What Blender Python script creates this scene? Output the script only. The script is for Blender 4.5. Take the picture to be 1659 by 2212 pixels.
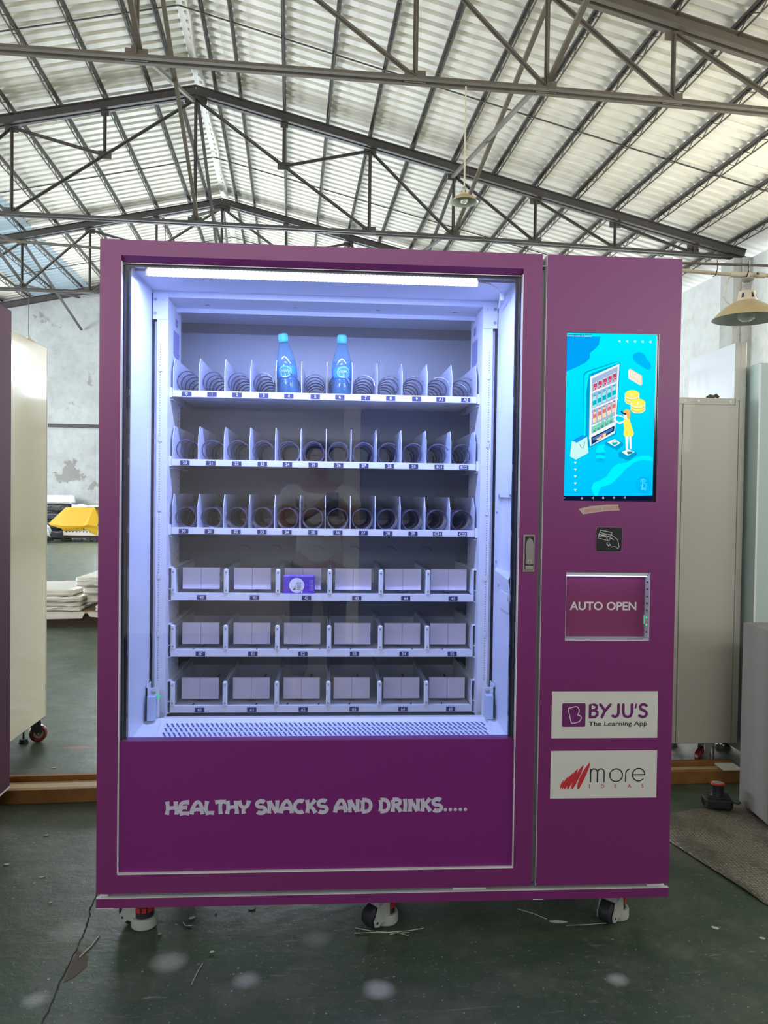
import bpy, bmesh, math, random
from math import sin, cos, pi, radians
from mathutils import Vector, Matrix
random.seed(7)
for o in list(bpy.data.objects): bpy.data.objects.remove(o)
scn = bpy.context.scene
COL = scn.collection

# ------------------------------------------------------------------ camera
CAM = Vector((0.65272, -2.29994, 1.30354))
YAW, PIT, ROL = 0.06797, -0.02202, 0.01416
fw = Vector((sin(YAW)*cos(PIT), cos(YAW)*cos(PIT), sin(PIT)))
rt = Vector((cos(YAW), -sin(YAW), 0)); up = rt.cross(fw)
r2 = rt*cos(ROL)+up*sin(ROL); u2 = -rt*sin(ROL)+up*cos(ROL)
cd = bpy.data.cameras.new('camera'); cam = bpy.data.objects.new('camera', cd); COL.objects.link(cam)
cd.sensor_fit = 'VERTICAL'; cd.sensor_height = 36; cd.lens = 1720.15/2212*36
cd.clip_start = .02; cd.clip_end = 200
cam.matrix_world = Matrix(((r2.x, u2.x, -fw.x, CAM.x), (r2.y, u2.y, -fw.y, CAM.y), (r2.z, u2.z, -fw.z, CAM.z), (0, 0, 0, 1)))
scn.camera = cam

# building frame: origin under the camera, X across the hall, Y along the ridge
BY = 0.049
MB_ = Matrix.Translation((CAM.x, CAM.y, 0)) @ Matrix.Rotation(BY, 4, 'Z')
def bw(a, d, z): return MB_ @ Vector((a, d, z))

# ------------------------------------------------------------------ view, world, lights
vs = scn.view_settings
vs.view_transform = 'Standard'; vs.look = 'None'; vs.gamma = 1; vs.exposure = 0.0
try: vs.use_curve_mapping = False
except Exception: pass
scn.cycles.use_denoising = True
scn.cycles.max_bounces = 8; scn.cycles.diffuse_bounces = 4; scn.cycles.glossy_bounces = 4
scn.cycles.transparent_max_bounces = 16; scn.cycles.transmission_bounces = 6
scn.cycles.sample_clamp_indirect = 6
scn.cycles.caustics_reflective = False; scn.cycles.caustics_refractive = False
w = bpy.data.worlds.new('sky'); scn.world = w; w.use_nodes = True
bg = w.node_tree.nodes['Background']; bg.inputs[0].default_value = (.80, .90, 1, 1); bg.inputs[1].default_value = 1.6

def window_light(name, a, d, z, sx, sz, face, L, col):
    """daylight area light set in one window opening, most openings added as fill; face = direction (building frame) the light travels"""
    ld = bpy.data.lights.new(name, 'AREA'); ld.shape = 'RECTANGLE'; ld.size = sx; ld.size_y = sz
    ld.energy = L*pi*sx*sz; ld.color = col
    o = bpy.data.objects.new(name, ld); COL.objects.link(o)
    f = Vector(face).normalized(); zax = -f; xax = Vector((0, 0, 1)).cross(zax).normalized(); yax = zax.cross(xax)
    R = Matrix((xax, yax, zax)).transposed().to_4x4()
    o.matrix_world = MB_ @ Matrix.Translation((a, d, z)) @ R
    return o
XR, XL, DG, DF = 7.68, -10.78, 22.54, -9.6       # side walls, far gable, near gable (building frame)
FILL_WINS_R = [(-6, 3.4, 3.5, 2.0), (-1.2, 3.4, 3.5, 2.0), (5.2, 3.0, 3.5, 2.0), (9.7, 3.0, 3.5, 2.0), (19.2, 6.0, 4.75, .95)]  # right wall windows added out of view to light ceiling and floor
FILL_WINS_L = [(d_, 3.0, 3.5, 2.0) for d_ in (-6, -1.2, 4.6, 9.0, 13.4, 18.0)]  # left wall windows, likewise added out of view as fill
for d, wd, wz, wh in FILL_WINS_R:
    window_light('daylight_fill', XR-.02, d, wz, wd, wh, (-1, 0, 0), 4 if d < 2 else 11 if d < 12 else 28, (1, .95, .76) if d < 10 else (.95, .98, 1))
for d, wd, wz, wh in FILL_WINS_L:
    window_light('daylight_fill', XL+.02, d, wz, wd, wh, (1, 0, 0), 2.5 if d < 2 else 24 if d < 12 else 22, (.92, .96, 1))
WINS_G = [(-3.2, 2.6, 3.0, 2.6), (0.2, 2.6, 3.0, 2.6), (5.85, 3.2, 4.25, .60)]
for a, wd, wz, wh in WINS_G:
    window_light('daylight_fill', a, DG-.02, wz, wd, wh, (0, -1, 0), 24, (.82, .92, 1))
WINS_F = [(0.62, 2.55, .46, .5, 2.4), (-1.5, 6.05, 6.4, .9, 15), (5.9, 3.4, 2.6, 2.2, 13), (-7.4, 3.4, 4.6, 2.2, 12)]  # first is mirrored in the glass; the others are added front fill
for a, z, wd, hh, L_w in WINS_F:
    window_light('daylight_fill', a, DF+.02, z, wd, hh, (0, 1, 0), L_w, (.80, 1, .96) if wd < 1 else (1, .97, .92))

# ------------------------------------------------------------------ materials
def nmat(name):
    m = bpy.data.materials.new(name); m.use_nodes = True
    nt = m.node_tree; return m, nt, nt.nodes['Principled BSDF']
def mat(name, col, rough=.5, metal=0, spec=.5, emit=None, es=1, noise=None, bump=None, coat=0):
    m, nt, b = nmat(name)
    b.inputs['Base Color'].default_value = (*col, 1); b.inputs['Roughness'].default_value = rough
    b.inputs['Metallic'].default_value = metal; b.inputs['Specular IOR Level'].default_value = spec
    b.inputs['Coat Weight'].default_value = coat
    if emit: b.inputs['Emission Color'].default_value = (*emit, 1); b.inputs['Emission Strength'].default_value = es
    N, Lk = nt.nodes, nt.links
    if noise:
        sc, amt, col2 = noise
        tc = N.new('ShaderNodeTexCoord'); nz = N.new('ShaderNodeTexNoise'); nz.inputs['Scale'].default_value = sc; nz.inputs['Detail'].default_value = 5
        mx = N.new('ShaderNodeMixRGB'); mx.inputs[1].default_value = (*col, 1); mx.inputs[2].default_value = (*col2, 1)
        rp = N.new('ShaderNodeMapRange'); rp.inputs[1].default_value = .35; rp.inputs[2].default_value = .65; rp.inputs[4].default_value = amt
        Lk.new(tc.outputs['Object'], nz.inputs['Vector']); Lk.new(nz.outputs['Fac'], rp.inputs[0]); Lk.new(rp.outputs[0], mx.inputs[0]); Lk.new(mx.outputs[0], b.inputs['Base Color'])
    if bump:
        sc, st = bump
        tc = N.new('ShaderNodeTexCoord'); nz = N.new('ShaderNodeTexNoise'); nz.inputs['Scale'].default_value = sc
        bp = N.new('ShaderNodeBump'); bp.inputs['Strength'].default_value = st; bp.inputs['Distance'].default_value = .01
        Lk.new(tc.outputs['Object'], nz.inputs['Vector']); Lk.new(nz.outputs['Fac'], bp.inputs['Height']); Lk.new(bp.outputs[0], b.inputs['Normal'])
    return m
def flat_emit(name, col, s=1.0):
    m = bpy.data.materials.new(name); m.use_nodes = True; nt = m.node_tree
    for n in list(nt.nodes): nt.nodes.remove(n)
    e = nt.nodes.new('ShaderNodeEmission'); e.inputs[0].default_value = (*col, 1); e.inputs[1].default_value = s
    o = nt.nodes.new('ShaderNodeOutputMaterial'); nt.links.new(e.outputs[0], o.inputs[0]); return m
def srgb(r, g, b):
    f = lambda c: (c/255/12.92 if c/255 <= .04045 else ((c/255+.055)/1.055)**2.4)
    return (f(r), f(g), f(b))
def glass_mat(name, base=.06, tint=(1, 1, 1), rough=0.0, body=None, bodyf=0):
    m = bpy.data.materials.new(name); m.use_nodes = True; nt = m.node_tree; N, Lk = nt.nodes, nt.links
    for n in list(N): N.remove(n)
    lw = N.new('ShaderNodeLayerWeight'); lw.inputs[0].default_value = .5
    pw = N.new('ShaderNodeMath'); pw.operation = 'POWER'; pw.inputs[1].default_value = 5
    ma = N.new('ShaderNodeMath'); ma.operation = 'MULTIPLY_ADD'; ma.inputs[1].default_value = .85; ma.inputs[2].default_value = base; ma.use_clamp = True
    tr = N.new('ShaderNodeBsdfTransparent'); tr.inputs[0].default_value = (*tint, 1)
    gl = N.new('ShaderNodeBsdfGlossy'); gl.inputs['Roughness'].default_value = rough
    mx = N.new('ShaderNodeMixShader'); o = N.new('ShaderNodeOutputMaterial')
    Lk.new(lw.outputs['Facing'], pw.inputs[0]); Lk.new(pw.outputs[0], ma.inputs[0]); Lk.new(ma.outputs[0], mx.inputs[0])
    Lk.new(tr.outputs[0], mx.inputs[1]); Lk.new(gl.outputs[0], mx.inputs[2])
    if body:
        df = N.new('ShaderNodeBsdfDiffuse'); df.inputs[0].default_value = (*body, 1)
        tl = N.new('ShaderNodeBsdfTranslucent'); tl.inputs[0].default_value = (*body, 1)
        ms = N.new('ShaderNodeMixShader'); ms.inputs[0].default_value = .5; Lk.new(df.outputs[0], ms.inputs[1]); Lk.new(tl.outputs[0], ms.inputs[2])
        m2 = N.new('ShaderNodeMixShader'); m2.inputs[0].default_value = bodyf
        Lk.new(mx.outputs[0], m2.inputs[1]); Lk.new(ms.outputs[0], m2.inputs[2]); Lk.new(m2.outputs[0], o.inputs[0])
    else: Lk.new(mx.outputs[0], o.inputs[0])
    return m

PURPLE = mat('purple_film', (.20, .025, .160), .38, spec=.55, bump=(3, .02))
PURPLE2 = mat('purple_panel', (.20, .018, .19), .38, spec=.5)
PURPLE_D = mat('purple_old', (.10, .035, .08), .6, spec=.2)
GREYMET = mat('grey_sheet', (.33, .35, .35), .45, .3)
WHITEP = mat('white_powder_coat', (.78, .80, .83), .38)
LINER = mat('white_liner', (.76, .79, .86), .35, noise=(2.0, .4, (.70, .74, .84)))
BACKW = mat('inner_back_sheet', (.50, .51, .72), .45, noise=(1.6, .5, (.40, .41, .56)))
TRAYM = mat('tray_white', (.80, .81, .86), .4)
DIVM = mat('divider_pale_plastic', (.66, .70, .80), .35)
BLACK = mat('black_plastic', (.012, .013, .016), .35)
BLKGL = mat('black_glass_border', (.012, .016, .04), .12, spec=.6)
SCREWM = mat('screw_steel', (.45, .45, .45), .3, .9)
DARKHOLE = mat('dark_hole', (.015, .018, .05), .8)
SLOTM = mat('slot_shadow', (.10, .11, .28), .8)
WIRE = mat('spiral_wire', (.12, .12, .17), .3, .8)
LABELD = mat('label_navy', (.045, .045, .13), .5)
TXTW = mat('text_white', (.86, .86, .88), .5)
LILAC = mat('letter_lilac', (.60, .58, .74), .5)
OFFW = mat('letter_offwhite', (.74, .70, .72), .5)
CHROME = mat('satin_nickel', (.50, .48, .42), .32, .85)
CHROME2 = mat('satin_nickel_light', (.62, .58, .50), .3, .7)
STICK = mat('sticker_white', (.72, .72, .70), .45)
STBLK = mat('print_black', (.02, .02, .02), .5)
STRED = mat('print_red', (.60, .03, .04), .5)
STPUR = mat('print_purple', (.16, .02, .15), .45)
TAPE = mat('masking_tape', (.50, .38, .34), .7, bump=(30, .3))
REDINK = mat('red_ink', (.55, .06, .05), .6)
PUSH = mat('pusher_card', (.70, .65, .72), .5)
CREAM = mat('cream_paint', (.62, .59, .47), .07)
GREYCAB = mat('warm_grey_paint', (.50, .48, .42), .35, coat=.1)
BLUECAB = mat('pale_blue_film', (.46, .58, .57), .4, bump=(20, .15))
BOXGREY = mat('grey_carton', (.24, .225, .225), .6)
CASTW = mat('caster_white', (.42, .45, .42), .5)
RUBBER = mat('dark_rubber', (.02, .02, .03), .55)
REDWH = mat('red_wheel', (.20, .015, .018), .25, coat=.4)
REDPL = mat('red_plastic', (.50, .04, .03), .4)
ZINC = mat('zinc', (.45, .48, .47), .35, .8)
STEELD = mat('painted_steel_dark', (.060, .055, .055), .6, noise=(4, .6, (.085, .075, .07)))
STEELB = mat('painted_steel_brown', (.15, .128, .10), .6, noise=(4, .5, (.11, .095, .08)))
PURL = mat('purlin_steel', (.075, .068, .058), .7)
ROOF = mat('roof_metal', (.90, .865, .78), .5, noise=(.8, .5, (.80, .77, .70)))
SKYL = None
WOODO = mat('timber_orange', (.32, .14, .035), .6, noise=(14, .6, (.20, .08, .02)))
WOODP = mat('timber_pale', (.55, .42, .24), .6, noise=(10, .5, (.42, .30, .16)))
CARD = mat('cardboard', (.36, .22, .13), .8)
YELLOW = mat('yellow_tarp', (.72, .43, .02), .5, bump=(4, .4))
PLW = mat('plastic_wrapped_white', (.74, .71, .64), .3, bump=(14, .6))
PLB = mat('plastic_white_blue', (.72, .78, .82), .3, bump=(8, .6))
BLKBAG = mat('black_wrapped', (.03, .035, .04), .25, bump=(8, .8))
LAMPSH = mat('lamp_shade_cream', (.52, .40, .20), .28, coat=.4)
LAMPIN = mat('lamp_shade_inside', (.55, .58, .52), .35)
GREYPL = mat('grey_socket', (.33, .33, .30), .5)
BULB = mat('bulb_opal', (.70, .72, .62), .15, spec=.8)
CORD = mat('cord_cream', (.62, .56, .42), .5)
CONDUIT = mat('conduit_pvc', (.55, .47, .33), .45)
PAPER = mat('paper_scrap', (.55, .56, .53), .7)
SKIN = mat('skin', (.42, .22, .15), .5)
SHIRT = mat('shirt_white_cotton', (.72, .68, .64), .9, bump=(6, .3))
HAIR = mat('hair_black', (.015, .012, .012), .6)
TROUSER = mat('trousers_dark', (.03, .03, .04), .85)
PHONE = mat('phone_body', (.02, .02, .03), .2)
BANNER = mat('banner_red', (.22, .012, .05), .5)
GREENL = flat_emit('green_led', (.05, 1, .35), .8)
PANE = glass_mat('door_glass', .08, (.95, .97, 1.0))
BOTTLE = glass_mat('bottle_plastic', .10, (.74, .93, 1), .05, (.30, .62, .85), .16)
WATER = glass_mat('water', .04, (.80, .95, 1), .0, (.20, .55, .85), .16)
CAPM = mat('bottle_cap', (.04, .42, .52), .4)
LABBLUE = mat('bottle_label_blue', (.03, .20, .72), .35, noise=(25, .5, (.05, .35, .85)))
LABLT = mat('bottle_label_light', (.20, .60, .88), .4)

# procedural floor
def floor_material():
    m, nt, b = nmat('green_painted_floor'); N, Lk = nt.nodes, nt.links
    tc = N.new('ShaderNodeTexCoord')
    def noise(sc, det=6, rough=.6, vec=None, dist=0):
        n = N.new('ShaderNodeTexNoise'); n.inputs['Scale'].default_value = sc; n.inputs['Detail'].default_value = det; n.inputs['Roughness'].default_value = rough; n.inputs['Distortion'].default_value = dist
        Lk.new(vec or tc.outputs['Object'], n.inputs['Vector']); return n.outputs['Fac']
    def ramp(x, a, c, lo=0, hi=1):
        r = N.new('ShaderNodeMapRange'); r.inputs[1].default_value = a; r.inputs[2].default_value = c; r.inputs[3].default_value = lo; r.inputs[4].default_value = hi
        Lk.new(x, r.inputs[0]); return r.outputs[0]
    def mix(f, c1, c2):
        x = N.new('ShaderNodeMixRGB'); Lk.new(f, x.inputs[0])
        for i, c in ((1, c1), (2, c2)):
            if isinstance(c, tuple): x.inputs[i].default_value = (*c, 1)
            else: Lk.new(c, x.inputs[i])
        return x.outputs[0]
    def mul(x, y):
        q = N.new('ShaderNodeMath'); q.operation = 'MULTIPLY'; Lk.new(x, q.inputs[0])
        if isinstance(y, (int, float)): q.inputs[1].default_value = y
        else: Lk.new(y, q.inputs[1])
        return q.outputs[0]
    base = mix(ramp(noise(1.1), .35, .65), (.050, .080, .046), (.034, .060, .044))
    base = mix(ramp(noise(4.5, 8, .7), .46, .66), base, (.095, .105, .078))
    base = mix(ramp(noise(45, 4, .7), .58, .70, 0, .7), base, (.15, .16, .13))
    mp = N.new('ShaderNodeMapping'); mp.inputs['Scale'].default_value = (3, 26, 1); mp.inputs['Rotation'].default_value = (0, 0, .12); Lk.new(tc.outputs['Object'], mp.inputs['Vector'])
    base = mix(ramp(noise(2.2, 6, .75, mp.outputs[0], .6), .61, .67, 0, .6), base, (.22, .22, .19))
    mp2 = N.new('ShaderNodeMapping'); mp2.inputs['Scale'].default_value = (2.2, 16, 1); mp2.inputs['Rotation'].default_value = (0, 0, -.3); mp2.inputs['Location'].default_value = (3, 7, 0); Lk.new(tc.outputs['Object'], mp2.inputs['Vector'])
    base = mix(ramp(noise(3.1, 6, .8, mp2.outputs[0], .8), .66, .70, 0, .75), base, (.32, .15, .04))
    base = mix(ramp(noise(90, 2, .5), .70, .73, 0, .9), base, (.38, .39, .36))
    geo = N.new('ShaderNodeNewGeometry')
    nd = noise(14, 5, .7)
    for (sx, sy, r, s) in [(.224, -.087, .050, .75), (.447, -.179, .036, .7), (.797, -.235, .042, .95), (.631, .01, .045, .35), (1.445, -.22, .028, .8), (-.089, .09, .07, .45), (-.081, -.237, .035, .6), (.453, .127, .06, .25)]:
        dv = N.new('ShaderNodeVectorMath'); dv.operation = 'SUBTRACT'; Lk.new(geo.outputs['Position'], dv.inputs[0]); dv.inputs[1].default_value = (sx, sy, 0)
        ln = N.new('ShaderNodeVectorMath'); ln.operation = 'LENGTH'; Lk.new(dv.outputs[0], ln.inputs[0])
        ad = N.new('ShaderNodeMath'); ad.operation = 'MULTIPLY_ADD'; Lk.new(nd, ad.inputs[0]); ad.inputs[1].default_value = .03; Lk.new(ln.outputs['Value'], ad.inputs[2])
        base = mix(ramp(ad.outputs[0], r+.022, r*.45+.012, 0, s), base, (.36, .38, .36))
    # pink chalk mark
    dv = N.new('ShaderNodeVectorMath'); dv.operation = 'SUBTRACT'; Lk.new(geo.outputs['Position'], dv.inputs[0]); dv.inputs[1].default_value = (-.60, 1.80, 0)
    sc = N.new('ShaderNodeVectorMath'); sc.operation = 'MULTIPLY'; Lk.new(dv.outputs[0], sc.inputs[0]); sc.inputs[1].default_value = (1, 4.2, 1)
    ln = N.new('ShaderNodeVectorMath'); ln.operation = 'LENGTH'; Lk.new(sc.outputs[0], ln.inputs[0])
    base = mix(ramp(ln.outputs['Value'], .11, .05, 0, .6), base, (.42, .10, .13))
    Lk.new(base, b.inputs['Base Color'])
    Lk.new(ramp(noise(6, 5, .6), .3, .7, .30, .50), b.inputs['Roughness'])
    bp = N.new('ShaderNodeBump'); bp.inputs['Strength'].default_value = .22; bp.inputs['Distance'].default_value = .01
    Lk.new(noise(18, 6, .65), bp.inputs['Height']); Lk.new(bp.outputs[0], b.inputs['Normal'])
    return m
FLOORM = floor_material()
def plaster(name, c1, c2, c3, peel=.62, sc=1.0):
    m, nt, b = nmat(name); N, Lk = nt.nodes, nt.links
    tc = N.new('ShaderNodeTexCoord')
    def nz(s, d=6, r=.6):
        n = N.new('ShaderNodeTexNoise'); n.inputs['Scale'].default_value = s*sc; n.inputs['Detail'].default_value = d; n.inputs['Roughness'].default_value = r
        Lk.new(tc.outputs['Object'], n.inputs['Vector']); return n.outputs['Fac']
    def rp(x, a, c, lo=0, hi=1):
        r = N.new('ShaderNodeMapRange'); r.inputs[1].default_value = a; r.inputs[2].default_value = c; r.inputs[3].default_value = lo; r.inputs[4].default_value = hi
        Lk.new(x, r.inputs[0]); return r.outputs[0]
    m1 = N.new('ShaderNodeMixRGB'); m1.inputs[1].default_value = (*c1, 1); m1.inputs[2].default_value = (*c2, 1); Lk.new(rp(nz(.55), .4, .65), m1.inputs[0])
    m2 = N.new('ShaderNodeMixRGB'); Lk.new(m1.outputs[0], m2.inputs[1]); m2.inputs[2].default_value = (*c3, 1); Lk.new(rp(nz(.8, 8, .65), peel, peel+.02, 0, .85), m2.inputs[0])
    m3 = N.new('ShaderNodeMixRGB'); m3.blend_type = 'MULTIPLY'; Lk.new(m2.outputs[0], m3.inputs[1]); m3.inputs[2].default_value = (.80, .80, .80, 1); Lk.new(rp(nz(3.5, 8, .75), .45, .7), m3.inputs[0])
    Lk.new(m3.outputs[0], b.inputs['Base Color']); b.inputs['Roughness'].default_value = .85
    bp = N.new('ShaderNodeBump'); bp.inputs['Strength'].default_value = .4; bp.inputs['Distance'].default_value = .03
    Lk.new(rp(nz(.8, 8, .65), peel-.02, peel+.03), bp.inputs['Height']); Lk.new(bp.outputs[0], b.inputs['Normal'])
    return m
GABLEM = plaster('plaster_peeling', (.56, .59, .605), (.44, .465, .475), (.28, .27, .26), .60)
WALLM = plaster('plaster_white', (.74, .76, .74), (.68, .705, .69), (.55, .56, .53), .70)
FRONTM = plaster('plaster_brownish', (.42, .38, .35), (.34, .31, .29), (.25, .23, .21), .66)
def skylight_mat():
    m = bpy.data.materials.new('skylight_sheet'); m.use_nodes = True; nt = m.node_tree; N, Lk = nt.nodes, nt.links
    for n in list(N): N.remove(n)
    t = N.new('ShaderNodeBsdfTranslucent'); t.inputs[0].default_value = (.40, .47, .50, 1); d = N.new('ShaderNodeBsdfDiffuse'); d.inputs[0].default_value = (.56, .66, .70, 1)
    mx = N.new('ShaderNodeMixShader'); mx.inputs[0].default_value = .45; o = N.new('ShaderNodeOutputMaterial')
    Lk.new(t.outputs[0], mx.inputs[1]); Lk.new(d.outputs[0], mx.inputs[2]); Lk.new(mx.outputs[0], o.inputs[0]); return m
SKYL = skylight_mat()

# ------------------------------------------------------------------ mesh builder
class MB:
    def __init__(s): s.v = []; s.f = []; s.m = []
    def add(s, vs, fs, mi=0):
        n = len(s.v); s.v += [tuple(x) for x in vs]; s.f += [tuple(i+n for i in f) for f in fs]; s.m += [mi]*len(fs); return s
    def box(s, a, b, mi=0):
        (x0, y0, z0), (x1, y1, z1) = a, b
        vs = [(x, y, z) for x in (x0, x1) for y in (y0, y1) for z in (z0, z1)]
        return s.add(vs, [(0, 1, 3, 2), (4, 6, 7, 5), (0, 4, 5, 1), (2, 3, 7, 6), (0, 2, 6, 4), (1, 5, 7, 3)], mi)
    def cbox(s, a, b, c=.003, mi=0):
        lo = [min(a[i], b[i]) for i in range(3)]; hi = [max(a[i], b[i]) for i in range(3)]
        bm = bmesh.new(); vs = [bm.verts.new((x, y, z)) for x in (lo[0], hi[0]) for y in (lo[1], hi[1]) for z in (lo[2], hi[2])]
        for f in [(0, 1, 3, 2), (4, 6, 7, 5), (0, 4, 5, 1), (2, 3, 7, 6), (0, 2, 6, 4), (1, 5, 7, 3)]: bm.faces.new([vs[i] for i in f])
        bmesh.ops.bevel(bm, geom=bm.edges[:], offset=min(c, .45*min(hi[i]-lo[i] for i in range(3))), segments=1, affect='EDGES', profile=.5)
        bm.verts.index_update(); s.add([v.co[:] for v in bm.verts], [[v.index for v in f.verts] for f in bm.faces], mi); bm.free(); return s
    def bar(s, p, q, w, h=None, mi=0, upv=(0, 0, 1)):
        p = Vector(p); q = Vector(q); h = h or w; d = (q-p).normalized(); u = Vector(upv)
        if abs(d.dot(u)) > .98: u = Vector((0, 1, 0)) if abs(d.y) < .9 else Vector((1, 0, 0))
        x = d.cross(u).normalized()*w/2; y = x.cross(d).normalized()*h/2
        vs = [c+sx*x+sy*y for c in (p, q) for sx in (-1, 1) for sy in (-1, 1)]
        return s.add(vs, [(0, 1, 3, 2), (4, 6, 7, 5), (0, 4, 5, 1), (2, 3, 7, 6), (0, 2, 6, 4), (1, 5, 7, 3)], mi)
    def tube(s, pts, r, n=6, mi=0, cap=True):
        pts = [Vector(p) for p in pts]; rings = []
        t0 = (pts[1]-pts[0]).normalized(); u = t0.orthogonal().normalized()
        for i, p in enumerate(pts):
            t = (pts[min(i+1, len(pts)-1)]-pts[max(i-1, 0)]).normalized()
            u = (u-t*u.dot(t)).normalized(); v = t.cross(u)
            rr = r[i] if isinstance(r, (list, tuple)) else r
            rings.append([p+(u*cos(2*pi*k/n)+v*sin(2*pi*k/n))*rr for k in range(n)])
        vs = [x for g in rings for x in g]; fs = []
        for i in range(len(pts)-1):
            for k in range(n): fs.append((i*n+k, i*n+(k+1) % n, (i+1)*n+(k+1) % n, (i+1)*n+k))
        if cap: fs.append(tuple(range(n-1, -1, -1))); fs.append(tuple((len(pts)-1)*n+k for k in range(n)))
        return s.add(vs, fs, mi)
    def lathe(s, prof, c=(0, 0, 0), n=24, axis='z', mi=0, a0=0, a1=2*pi, M=None):
        full = abs(a1-a0-2*pi) < 1e-6; nn = n if full else n+1; vs = []
        for r, h in prof:
            for k in range(nn):
                a = a0+(a1-a0)*k/n; p = Vector((r*cos(a), r*sin(a), h))
                if axis == 'x': p = Vector((p.z, p.x, p.y))
                if axis == 'y': p = Vector((p.x, p.z, p.y))
                if M: p = M @ p
                vs.append(p+Vector(c))
        fs = []
        for i in range(len(prof)-1):
            for k in range(n):
                k2 = (k+1) % nn
                if not full and k == n: continue
                fs.append((i*nn+k, i*nn+k2, (i+1)*nn+k2, (i+1)*nn+k))
        return s.add(vs, fs, mi)
    def cyl(s, c, r, h, n=20, axis='z', mi=0, M=None):
        return s.lathe([(1e-4, 0), (r, 0), (r, h), (1e-4, h)], c, n, axis, mi, M=M)
    def prism(s, poly, y0, y1, mi=0, plane='xz'):
        """extrude a 2D polygon; plane xz -> along y, yz -> along x, xy -> along z"""
        n = len(poly)
        def P(p, t): return {'xz': (p[0], t, p[1]), 'yz': (t, p[0], p[1]), 'xy': (p[0], p[1], t)}[plane]
        vs = [P(p, y0) for p in poly]+[P(p, y1) for p in poly]
        fs = [tuple(range(n)), tuple(range(2*n-1, n-1, -1))]+[(i, (i+1) % n, n+(i+1) % n, n+i) for i in range(n)]
        return s.add(vs, fs, mi)
    def holes(s, X0, X1, Z0, Z1, hs, y0, y1, mi=0, back=True, swap=False):
        xs = sorted({X0, X1, *[h[0] for h in hs], *[h[1] for h in hs]}); zs = sorted({Z0, Z1, *[h[2] for h in hs], *[h[3] for h in hs]})
        xs = [x for x in xs if X0 <= x <= X1]; zs = [z for z in zs if Z0 <= z <= Z1]
        def solid(i, j):
            if i < 0 or j < 0 or i >= len(xs)-1 or j >= len(zs)-1: return False
            cx, cz = (xs[i]+xs[i+1])/2, (zs[j]+zs[j+1])/2
            return not any(h[0] < cx < h[1] and h[2] < cz < h[3] for h in hs)
        def V(x, y, z): return (y, x, z) if swap else (x, y, z)
        for i in range(len(xs)-1):
            for j in range(len(zs)-1):
                if not solid(i, j): continue
                a, b_, c, d = xs[i], xs[i+1], zs[j], zs[j+1]
                s.add([V(a, y0, c), V(b_, y0, c), V(b_, y0, d), V(a, y0, d)], [(0, 1, 2, 3)], mi)
                if back: s.add([V(a, y1, c), V(a, y1, d), V(b_, y1, d), V(b_, y1, c)], [(0, 1, 2, 3)], mi)
                for (ni, nj, p, q) in [(i-1, j, (a, c), (a, d)), (i+1, j, (b_, c), (b_, d)), (i, j-1, (a, c), (b_, c)), (i, j+1, (a, d), (b_, d))]:
                    if not solid(ni, nj): s.add([V(p[0], y0, p[1]), V(q[0], y0, q[1]), V(q[0], y1, q[1]), V(p[0], y1, p[1])], [(0, 1, 2, 3)], mi)
        return s
    def xf(s, M): s.v = [tuple(M @ Vector(v)) for v in s.v]; return s
    def mesh(s, name, mats, smooth=False):
        me = bpy.data.meshes.new(name); me.from_pydata(s.v, [], s.f)
        for m in (mats if isinstance(mats, (list, tuple)) else [mats]): me.materials.append(m)
        me.polygons.foreach_set('material_index', s.m)
        bm = bmesh.new(); bm.from_mesh(me); bmesh.ops.recalc_face_normals(bm, faces=bm.faces[:])
        if smooth:
            for f in bm.faces: f.smooth = True
            for e in bm.edges:
                if len(e.link_faces) == 2 and e.calc_face_angle(0) > .6: e.smooth = False
        bm.to_mesh(me); bm.free(); return me
    def build(s, name, mats, parent=None, smooth=False, loc=None, **kw):
        return link(name, s.mesh(name, mats, smooth), parent, loc, **kw)
def link(name, me, parent=None, loc=None, label=None, cat=None, group=None, kind=None, rot=None, M=None):
    o = bpy.data.objects.new(name, me); COL.objects.link(o)
    if parent: o.parent = parent
    if M is not None: o.matrix_world = M
    if loc is not None: o.location = loc
    if rot is not None: o.rotation_euler = rot
    for k, v in (('label', label), ('category', cat), ('group', group), ('kind', kind)):
        if v: o[k] = v
    return o
def thing(name, label, cat, loc=(0, 0, 0), rotz=0, group=None, M=None, kind=None):
    o = link(name, None, None, loc if M is None else None, label, cat, group, kind, (0, 0, rotz) if M is None else None, M)
    o.empty_display_size = .1; return o

# text -> mesh in the XZ plane (facing -Y), origin at left baseline
_tc = {}
def text_mb(s, size, bold=0.0, shear=0, space=1.0, align='LEFT'):
    key = (s, bold, shear, space)
    if key not in _tc:
        c = bpy.data.curves.new('t', 'FONT'); c.body = s; c.size = 1; c.offset = bold; c.shear = shear; c.space_character = space; c.resolution_u = 3
        o = bpy.data.objects.new('t', c); COL.objects.link(o); bpy.context.view_layer.update()
        me = o.evaluated_get(bpy.context.evaluated_depsgraph_get()).to_mesh()
        vs = [v.co.copy() for v in me.vertices]; fs = [tuple(p.vertices) for p in me.polygons]
        bpy.data.objects.remove(o); _tc[key] = (vs, fs)
    vs, fs = _tc[key]
    x0 = min(v.x for v in vs); x1 = max(v.x for v in vs)
    off = {'LEFT': -x0, 'CENTER': -(x0+x1)/2}[align]
    return [((v.x+off)*size, v.y*size) for v in vs], fs, (x1-x0)*size
def put_text(mb, s, x, z, y, size, mi=0, width=None, **kw):
    vs, fs, wd = text_mb(s, size, **kw); k = (width/wd) if width else 1
    n = len(vs); mb.add([(x+a*k, y, z+b) for a, b in vs], fs, mi); return mb
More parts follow.
